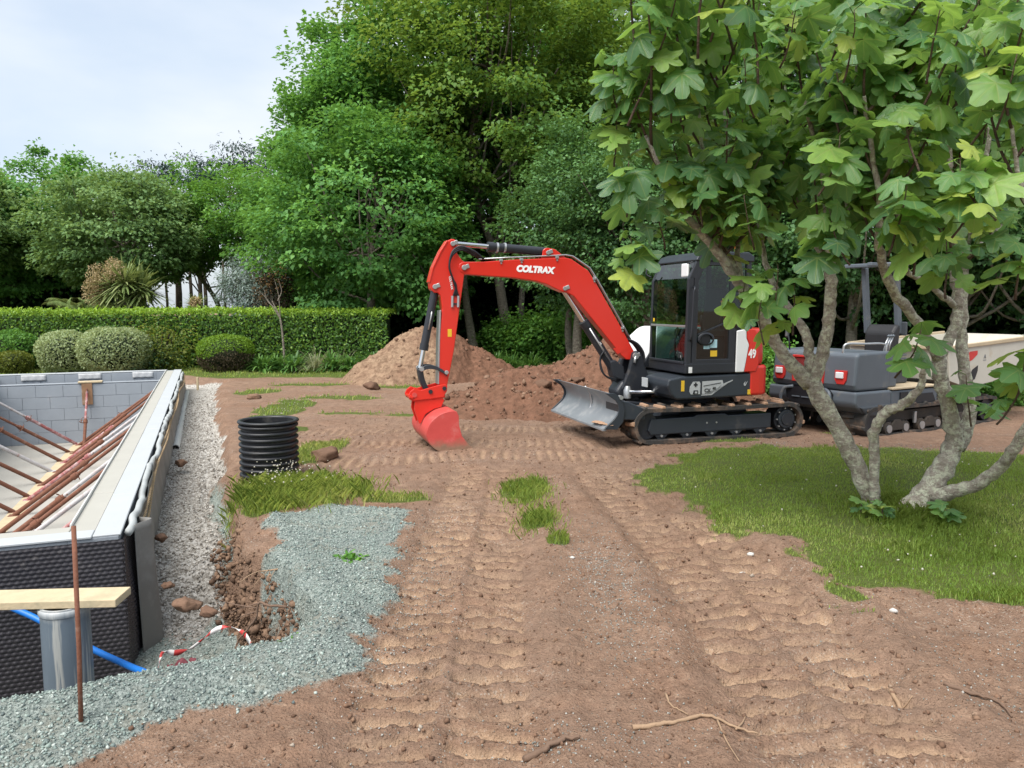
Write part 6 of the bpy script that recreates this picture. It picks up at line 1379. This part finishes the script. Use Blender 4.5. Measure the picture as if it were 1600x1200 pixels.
# ---- hedge
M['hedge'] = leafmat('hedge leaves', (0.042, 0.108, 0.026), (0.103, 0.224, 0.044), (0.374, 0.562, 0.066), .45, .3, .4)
def box_leaves(n, L, W_, H_, rng, rough=.12):
    f = rng.random(n); P = np.zeros((n, 3)); No = np.zeros((n, 3))
    x = rng.uniform(-L/2, L/2, n); top = f < .36
    bul = fbm(x*.5+3, x*0+1, 3)*.25
    P[:, 0] = x; P[:, 1] = np.where(top, rng.uniform(-W_/2, W_/2, n), -W_/2+bul); P[:, 2] = np.where(top, H_+fbm(x*.4, P[:, 1], 3)*.10, rng.uniform(0, H_, n)**1.0)
    P[:, 1] += np.where(top, 0, np.abs(rng.normal(0, .10, n))-.02); P[:, 2] += np.where(top, rng.normal(0, .035, n)+.10*(rng.random(n) < .04)*rng.random(n), 0)
    No[:, 1] = np.where(top, 0, -1); No[:, 2] = np.where(top, 1, .5)
    return P, No, top
def hedge():
    n = 46000; rng = np.random.default_rng(31); L, W_, H_ = 22.0, 1.3, 1.58; e = empty('hedge', (-14.4, 22.1, 0), R(-1.5)); tag(e, 'long clipped green hedge along the back of the garden', 'hedge')
    P, No, top = box_leaves(n, L, W_, H_, rng); P[:, 2] = np.where(top, P[:, 2], P[:, 2])
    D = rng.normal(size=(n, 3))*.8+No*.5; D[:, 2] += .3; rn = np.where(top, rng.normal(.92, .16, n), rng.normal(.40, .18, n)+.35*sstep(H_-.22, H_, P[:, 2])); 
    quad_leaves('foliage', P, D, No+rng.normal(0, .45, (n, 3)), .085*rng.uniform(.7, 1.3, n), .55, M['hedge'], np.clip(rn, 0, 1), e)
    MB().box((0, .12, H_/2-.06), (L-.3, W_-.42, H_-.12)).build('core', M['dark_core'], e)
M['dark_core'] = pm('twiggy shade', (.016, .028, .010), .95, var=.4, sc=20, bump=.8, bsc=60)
hedge()
# ---- clipped bushes and border plants
M['varieg'] = leafmat('pale variegated leaves', (.16, .22, .09), (.33, .42, .21), (.50, .56, .33), .5, .3, .35)
M['box_green'] = leafmat('fresh green clipped leaves', (.07, .15, .016), (.14, .27, .024), (.26, .39, .04), .5, .3, .35)
M['brown_under'] = leafmat('brown bare twigs', (.045, .035, .022), (.075, .058, .036), (.11, .09, .05), .8, .1, .2)
M['golden'] = leafmat('golden green leaves', (.07, .11, .02), (.14, .18, .03), (.24, .26, .05), .5, .3, .3)
def dome(name, label, px, Y, rx, h, n, size, mat, seed, under=None, group=None, ry=None, sq=2.6):
    rng = np.random.default_rng(seed); e = empty(name, (X_(px, Y), Y, 0)); tag(e, label, 'bush', group)
    v = rdir(n, rng); ry = ry or rx
    rr = (np.abs(v[:, 0])**sq+np.abs(v[:, 1])**sq+np.abs(v[:, 2])**sq)**(-1/sq)
    bump = 1+.10*2*fbm(v[:, 0]*2.2+seed+v[:, 2], v[:, 1]*2.2-v[:, 2], 3); dep = 1-np.abs(rng.normal(0, .05, n))
    P = v*(rr*bump*dep)[:, None]*np.array([rx, ry, h/2]); P[:, 2] += h/2; No = v/np.array([rx, ry, h/2]); No /= np.linalg.norm(No, axis=1)[:, None]
    D = rng.normal(size=(n, 3))*.8+No*.7; rn = np.clip(rng.normal(.5, .22, n), 0, 1)
    lo = P[:, 2] < h*.52+.1*np.sin(P[:, 0]*5) if under else np.zeros(n, bool); k = ~lo
    quad_leaves('foliage', P[k], D[k], No[k]+rng.normal(0, .4, (k.sum(), 3)), size*rng.uniform(.7, 1.3, k.sum()), .55, M[mat], rn[k], e)
    if under: quad_leaves('twiggy_underside', P[lo], D[lo], No[lo]+rng.normal(0, .4, (lo.sum(), 3)), size*rng.uniform(.7, 1.4, lo.sum()), .4, M[under], rn[lo], e)
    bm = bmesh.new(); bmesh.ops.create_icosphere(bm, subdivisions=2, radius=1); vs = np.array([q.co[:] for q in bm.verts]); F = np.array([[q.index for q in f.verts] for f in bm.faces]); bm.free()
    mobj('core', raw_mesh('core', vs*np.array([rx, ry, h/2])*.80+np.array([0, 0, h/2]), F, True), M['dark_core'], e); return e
dome('clipped_bush', 'pale green rounded bush, the left one of the touching pair', 104, 19.9, .66, 1.10, 7000, .06, 'varieg', 41, group='pale clipped bushes'); dome('clipped_bush', 'pale green rounded bush, the larger right one of the touching pair', 180, 19.7, .82, 1.20, 9000, .06, 'varieg', 42, group='pale clipped bushes')
dome('clipped_bush', 'fresh green clipped bush with bare brown underside', 352, 20.4, .68, .98, 8000, .05, 'box_green', 43, 'brown_under'); dome('clipped_bush', 'small golden bush at the left edge behind the pool', 20, 20.0, .40, .56, 2800, .06, 'golden', 44); dome('clipped_bush', 'loose green bush against the hedge at the left edge', 22, 20.9, .62, 1.1, 4500, .08, 'under', 45, sq=2.0)
shrub('variegated_shrub', 'loose variegated shrub right of the pale bushes', (X_(250, 20.6), 20.6, 0), .62, 1.35, 40, 60, .075, 'golden', 46, flat=.5); shrub('variegated_shrub', 'small dark shrub squeezed beside the large pale bush', (X_(222, 20.1), 20.1, 0), .38, .95, 24, 60, .075, 'dark_under', 47)
M['strap'] = leafmat('strap leaves', (0.042, 0.119, 0.031), (0.084, 0.196, 0.042), (0.168, 0.308, 0.070), .4, .3, .45); M['straw'] = leafmat('pale grass blades', (.16, .19, .10), (.28, .30, .18), (.40, .40, .26), .6, .3, .2)
def straps(name, label, loc, n, ln, wd, mat, seed, cat='plant', group=None, up=1.0, seg=5, parent=None, center=(0, 0, 0), ball=False):
    rng = np.random.default_rng(seed); a = rng.random(n)*6.283; L = ln*rng.uniform(.6, 1.15, n); el = rng.uniform(.5, 1.45, n)*up if not ball else np.arcsin(rng.uniform(-.5, 1, n)); V = []; dirh = np.stack([np.cos(a), np.sin(a)], -1)
    t = np.linspace(0, 1, seg+1); bend = rng.uniform(.5, 1.3, n)*(1 if not ball else .35)
    F = []; 
    rad = np.outer(L*np.cos(el), t); z = np.outer(L*np.sin(el), t)-np.outer(L*bend*.55, t**2.2); b0 = rng.normal(0, .04, (n, 2)) if not ball else np.zeros((n, 2))
    for s_ in (-1, 1):
        wdt = wd*s_*.5*np.sin(np.pi*(.12+.88*(1-t)))[None]*np.ones((n, 1))*rng.uniform(.8, 1.2, (n, 1)) if s_ < 0 else -V[0][3]
        x = rad*dirh[:, :1]+b0[:, :1]-dirh[:, 1:]*wdt; y = rad*dirh[:, 1:]+b0[:, 1:]+dirh[:, :1]*wdt; V.append((x, y, z, wdt))
    A = np.stack([np.stack(V[0][:3], -1), np.stack(V[1][:3], -1)], 2).reshape(n, -1, 3)+np.array(center); k = 2*(seg+1)
    q = np.array([(2*i, 2*i+1, 2*i+3, 2*i+2) for i in range(seg)]); F = (q[None]+(np.arange(n)*k)[:, None, None]).reshape(-1, 4)
    me = raw_mesh('blades', A.reshape(-1, 3), F, True); add_rnd(me, np.repeat(np.clip(rng.normal(.5, .25, n), 0, 1), k))
    if parent is not None: return mobj('blades', me, M[mat], parent)
    e = empty(name, loc); tag(e, label, cat, group); mobj('leaves', me, M[mat], e); 
    if ln > .4: MB().lathe([(0, -.05), (.05, -.03), (.04, .06), (0, .1)], 8).build('root_crown', M['straw'], e, smooth=True)
    return e
ag = straps('agapanthus', 'strap-leaved plant right beside the brown-bottomed bush', (X_(408, 20.3), 20.3, 0), 130, .85, .05, 'strap', 51, group='strap-leaved border plants')
for k, (px, Y, s, lb) in enumerate(((432, 20.5, 1.0, 'strap-leaved plant behind the thin sapling'), (458, 20.3, 1.05, 'strap-leaved plant just right of the thin sapling'), (520, 20.4, 1.1, 'strap-leaved plant right of the pale grass tuft'), (550, 20.3, 1.0, 'strap-leaved plant midway to the tall mound'), (578, 20.6, 1.1, 'strap-leaved plant touching the tall mound'), (390, 20.9, .9, 'strap-leaved plant partly behind the brown-bottomed bush'))): again(ag, lb, (X_(px, Y), Y, 0), k*1.1, s, 'strap-leaved border plants')
straps('grass_tuft', 'pale feathery grass tuft in the border', (X_(492, 20.4), 20.4, 0), 260, .95, .014, 'straw', 52, group='pale grass tufts'); straps('grass_tuft', 'thinner pale grass tuft near the tall mound', (X_(535, 20.8), 20.8, 0), 90, 1.05, .012, 'straw', 53, group='pale grass tufts')
for k, (px, Y, lb) in enumerate(((775, 21.5, 'lush strap grass in the gap between the mounds'), (800, 21.0, 'lush strap grass behind the low heap, left part'), (830, 20.6, 'lush strap grass behind the low heap, right part'))): straps('grass_clump', lb, (X_(px, Y), Y, 0), 170, .8, .035, 'strap', 60+k, group='lush grass behind the heaps')
# thin sapling in the lawn strip
e = empty('sapling', tuple(gz(443, 578, 0))); tag(e, 'thin pale bare sapling standing in front of the hedge', 'tree'); so_ = np.array(e.location)
def rel(pts, Y): return [tuple(gy(px, py, Y)-so_) for px, py in pts]
Ys = float(so_[1]); MB().tube(catmull(rel([(445, 578), (443, 540), (440, 510), (437, 495), (430, 480), (425, 470)], Ys), 4), [.035*(1-.6*i/20) for i in range(21)], 7).build('trunk', M['bark'], e, smooth=True)
m = MB()
for br in ([(438, 505), (437, 480), (434, 455), (428, 435)], [(436, 495), (425, 478), (415, 465), (405, 455)], [(434, 470), (440, 455), (436, 440)], [(428, 480), (418, 470), (412, 450)]):
    c = catmull(rel(br, Ys), 4); m.tube(c, [.018*(1-.7*i/len(c)) for i in range(len(c))], 5, False)
m.build('branches', M['bark'], e, smooth=True)
rng = np.random.default_rng(8); P = np.concatenate([np.array(rel([(px, py)], Ys))+rng.normal(0, .16, (26, 3)) for px, py in ((428, 435), (405, 455), (434, 445), (412, 450), (420, 440), (432, 425))]); n = len(P)
quad_leaves('leaves', P, rng.normal(size=(n, 3)), rng.normal(size=(n, 3))+np.array([0, 0, 1]), .06*rng.uniform(.6, 1.3, n), .5, leafmat('russet leaves', (.12, .06, .03), (.19, .10, .05), (.26, .15, .07)), rng.random(n), e)
straps('grass_tuft', 'rough grass tuft at the foot of the thin sapling', (so_[0], so_[1], 0), 120, .28, .012, 'strap', 55, group='small grass tufts')
# silver-blue shrub and cabbage palms above the hedge
M['silver'] = leafmat('silver blue leaves', (.11, .17, .15), (.21, .28, .25), (.33, .39, .35), .6, .2, .3)
tree('silver_tree', 'silver-blue feathery tree behind the hedge beside the sapling', 'tree', (X_(392, 25.5), 25.5, 0), 3.6, .9, .9, 100, 90, .13, 'silver', None, .07, seed=71, flat=.5, spread=.4, aspect=.3, jag=.4)
tree('bronze_tree', 'thin russet-leaved small tree behind the hedge', 'tree', (X_(425, 24), 24, 0), 2.9, .6, 1.4, 26, 50, .10, 'brown_under', None, .05, seed=72, flat=.6, spread=.35, jag=.4)
M['palm'] = leafmat('palm blades', (.09, .15, .045), (.19, .26, .09), (.34, .38, .17), .45, .25, .4); M['blossom'] = leafmat('dry blossom', (.34, .25, .14), (.48, .37, .21), (.60, .48, .31), .8, .2, .2)
def cordyline(label, px, Y, heads, trunk_h, flowers):
    e = empty('cabbage_palm', (X_(px, Y), Y, 0)); tag(e, label, 'palm', 'palms above the hedge')
    for i, (dx, dz, s) in enumerate(heads):
        MB().tube([(0, 0, -.1), (dx*.3, 0, trunk_h*.6), (dx, .1*i, trunk_h+dz)], [.11, .09, .07], 7).build('stem', M['bark'], e, smooth=True)
        straps('', '', None, 190, .95*s, .055, 'palm', 80+i+px, parent=e, center=(dx, .1*i, trunk_h+dz), ball=True).name = 'leaf_head'
    for (dx, dz, s) in flowers:
        rng = np.random.default_rng(int(px+dx*10)); n = 900; P = rng.normal(0, 1, (n, 3)); P *= (rng.random(n)**.4/np.linalg.norm(P, axis=1))[:, None]*np.array([.42, .35, .55])*s; P += np.array([dx, -.25, trunk_h+dz])
        quad_leaves('flower_plume', P, rng.normal(size=(n, 3)), rng.normal(size=(n, 3)), np.full(n, .055), .6, M['blossom'], rng.random(n), e)
cordyline('spiky cabbage palm with cream flower plumes above the hedge', 200, 26, [(0, .3, 1.2), (-.4, .1, 1.1), (.5, .05, 1.05), (.05, -.2, 1.1), (.2, .15, 1.1)], 2.2, [(-.75, .45, 1.0), (-.95, .0, .9), (-.2, .75, .8)])
cordyline('small dry cabbage palm right of the large one', 308, 26, [(0, 0, .55)], 1.75, [(.1, .05, .5)])
e = empty('fan_palm', (X_(125, 26.5), 26.5, 0)); tag(e, 'arching green palm fronds left of the cabbage palm', 'palm', 'palms above the hedge'); MB().tube([(0, 0, -.1), (0, 0, 1.5)], .14, 8).build('trunk', M['bark'], e, smooth=True)
for k in range(11):
    a = k*2.399; rng = np.random.default_rng(k); L = 1.5; el = .5+.5*rng.random(); n = 46; t = np.repeat(np.linspace(.15, 1, n//2), 2); x = L*t*math.cos(el); z = 1.5+L*t*math.sin(el)-.75*t**2; h_ = np.stack([math.cos(a)*x, math.sin(a)*x, z], -1)
    sd_ = np.tile([1, -1], n//2); D = np.stack([-math.sin(a)*sd_+.7*math.cos(a), math.cos(a)*sd_+.7*math.sin(a), -.35*np.ones(n)], -1); quad_leaves('frond', h_, D, np.tile([0, 0, 1.], (n, 1)), np.full(n, .5)*(1.1-t*.6), .09, M['palm'], np.clip(rng.normal(.4, .2, n), 0, 1), e)
# ================================================================== grass
M['grass'] = leafmat('lawn grass', (.15, .265, .045), (.265, .41, .08), (.54, .55, .22), .55, .45, .25)
def blades(name, label, P, H_, W_, rng, mat='grass', lean=.45, shift=0.0):
    n = len(P); a = rng.random(n)*6.283; d = np.stack([np.cos(a), np.sin(a), np.zeros(n)], -1); sdv = np.stack([-d[:, 1], d[:, 0], d[:, 2]], -1)
    H_ = H_*rng.uniform(.55, 1.35, n); ln = (H_*rng.uniform(.1, lean*2, n))[:, None]; w_ = (W_*rng.uniform(.7, 1.3, n))[:, None]; up = np.array([0, 0, 1.])*H_[:, None]
    V = np.stack([P-sdv*w_*.5, P+sdv*w_*.5, P+up*.6+d*ln*.35+sdv*w_*.35, P+up+d*ln, P+up*.6+d*ln*.35-sdv*w_*.35], 1)
    me = raw_mesh(name, V.reshape(-1, 3), np.arange(5*n).reshape(n, 5)); pn = fbm(P[:, 0]*1.2, P[:, 1]*1.2, 4); add_rnd(me, np.repeat(np.clip(rng.normal(.42, .22, n)+pn*1.9+shift, 0, 1), 5))
    return tag(mobj(name, me, M[mat]), label, 'grass', kind='stuff')
gr = np.random.default_rng(55)
P1, _ = scatter(250000, -2.9, 9.5, 4.0, 10.6, 1, .35, gr); P1 = P1[(np.abs(P1[:, 0]) < P1[:, 1]*.95+1.6) & (gr.random(len(P1)) < np.clip(1.0+2.6*fbm(P1[:, 0]*2.2+5, P1[:, 1]*2.2, 4), .12, 1))]
fx, fy = FO[0], FO[1]; dd = np.hypot(P1[:, 0]-fx-.05, (P1[:, 1]-fy)*1.2); inl = P1[:, 0] > .9
Hh = np.where(inl, .020+.09*np.exp(-(dd/.55)**2)+.03*np.clip(fbm(P1[:, 0]*2.5, P1[:, 1]*2.5, 3)*3, 0, 1), .06)
lump = (P1[:, 0] < -1.2) & (P1[:, 1] < 8.0); Hh = np.where(lump, .075, Hh)
blades('lawn_grass', 'short green lawn grass round the fig and in patches on the soil', P1, Hh, .0055, gr)
X = gr.normal(-2.02, .26, 6000); Y = gr.normal(7.0, .24, 6000); S = surface(X, Y); k = S[3] < .2; P2 = np.stack([X[k], Y[k], S[0][k]], -1)
blades('verge_grass', 'long lush grass tussock at the foot of the black corrugated pipe', P2, np.full(len(P2), .10), .0055, gr, lean=.6, shift=.12)
X = gr.uniform(-16, 14, 46000); Y = gr.uniform(11.5, 23, 46000); S = surface(X, Y); k = S[1] > .35+.4*gr.random(46000); P3 = np.stack([X[k], Y[k], S[0][k]], -1)
blades('far_grass', 'grass strip along the hedge and under the trees', P3, np.full(len(P3), .055), .016, gr)
tg = np.concatenate([gr.normal((.12, 7.0, 0), (.12, .25, 0), (900, 3)), gr.normal((.22, 6.1, 0), (.09, .18, 0), (500, 3))]); S = surface(tg[:, 0], tg[:, 1]); tg[:, 2] = S[0]
blades('track_grass', 'ragged grass tuft left standing between the wheel tracks', tg, np.full(len(tg), .06), .006, gr)
# clover heads
k = gr.choice(len(P1), 120, replace=False); fl = P1[k]; fl = fl[gr.random(len(fl)) < .8]
xs = np.concatenate([gr.normal(-2.2, .22, 120), fl[:, 0], gr.normal(-3.9, .4, 200)]); ysf = np.concatenate([gr.normal(7.25, .25, 120), fl[:, 1], gr.normal(12.6, 1.2, 200)]); S = surface(xs, ysf); kk = S[1] > .3
zz = S[0]+np.where((xs < -1.2) & (ysf < 8), gr.uniform(.12, .24, len(xs)), gr.uniform(.03, .05, len(xs)))
rocks('clover_flowers', np.stack([xs, ysf, zz], -1)[kk], gr.uniform(.006, .011, kk.sum()), leafmat('clover heads', (.55, .5, .46), (.66, .64, .58), (.75, .72, .68)), 'oct', 1.2, rng=gr)
tag(bpy.data.objects['clover_flowers'], 'small white clover heads in the grass', 'flowers')
# broad weeds in the cut bank and small pale stones
for (px, py, z, lb) in ((455, 1014, .0, 'bright green weed on the lip of the pit'), (543, 640+0, .0, 'weed tuft by the far lawn edge'), (548, 875, .02, 'small weed on the green chippings')):
    if px == 543: continue
    straps('weed', lb, tuple(gz(px, py, z)), 40, .10, .03, 'under', px, group='weeds')
for (px, py, s, lb) in ((1172, 858, .022, 'small white stone beside the lawn edge'), (1160, 880, .016, 'pale flat stone below the white one'), (1396, 957, .020, 'white stone at the lower lawn edge'), (894, 866, .016, 'pale stone in the middle of the track')):
    p = gz(px, py, .03); z = ground_z(p[0], p[1]); V = ICO*(1+gr.normal(0, .15, (12, 1)))*np.array([1.3, 1, .7])*s; me = raw_mesh('pale_stone', V, ICOF); set_attr(me, 'rnd', np.full(12, .95)); o = mobj('pale_stone', me, M['white_gravel']); o.location = (p[0], p[1], z+s*.3); tag(o, lb, 'stone')
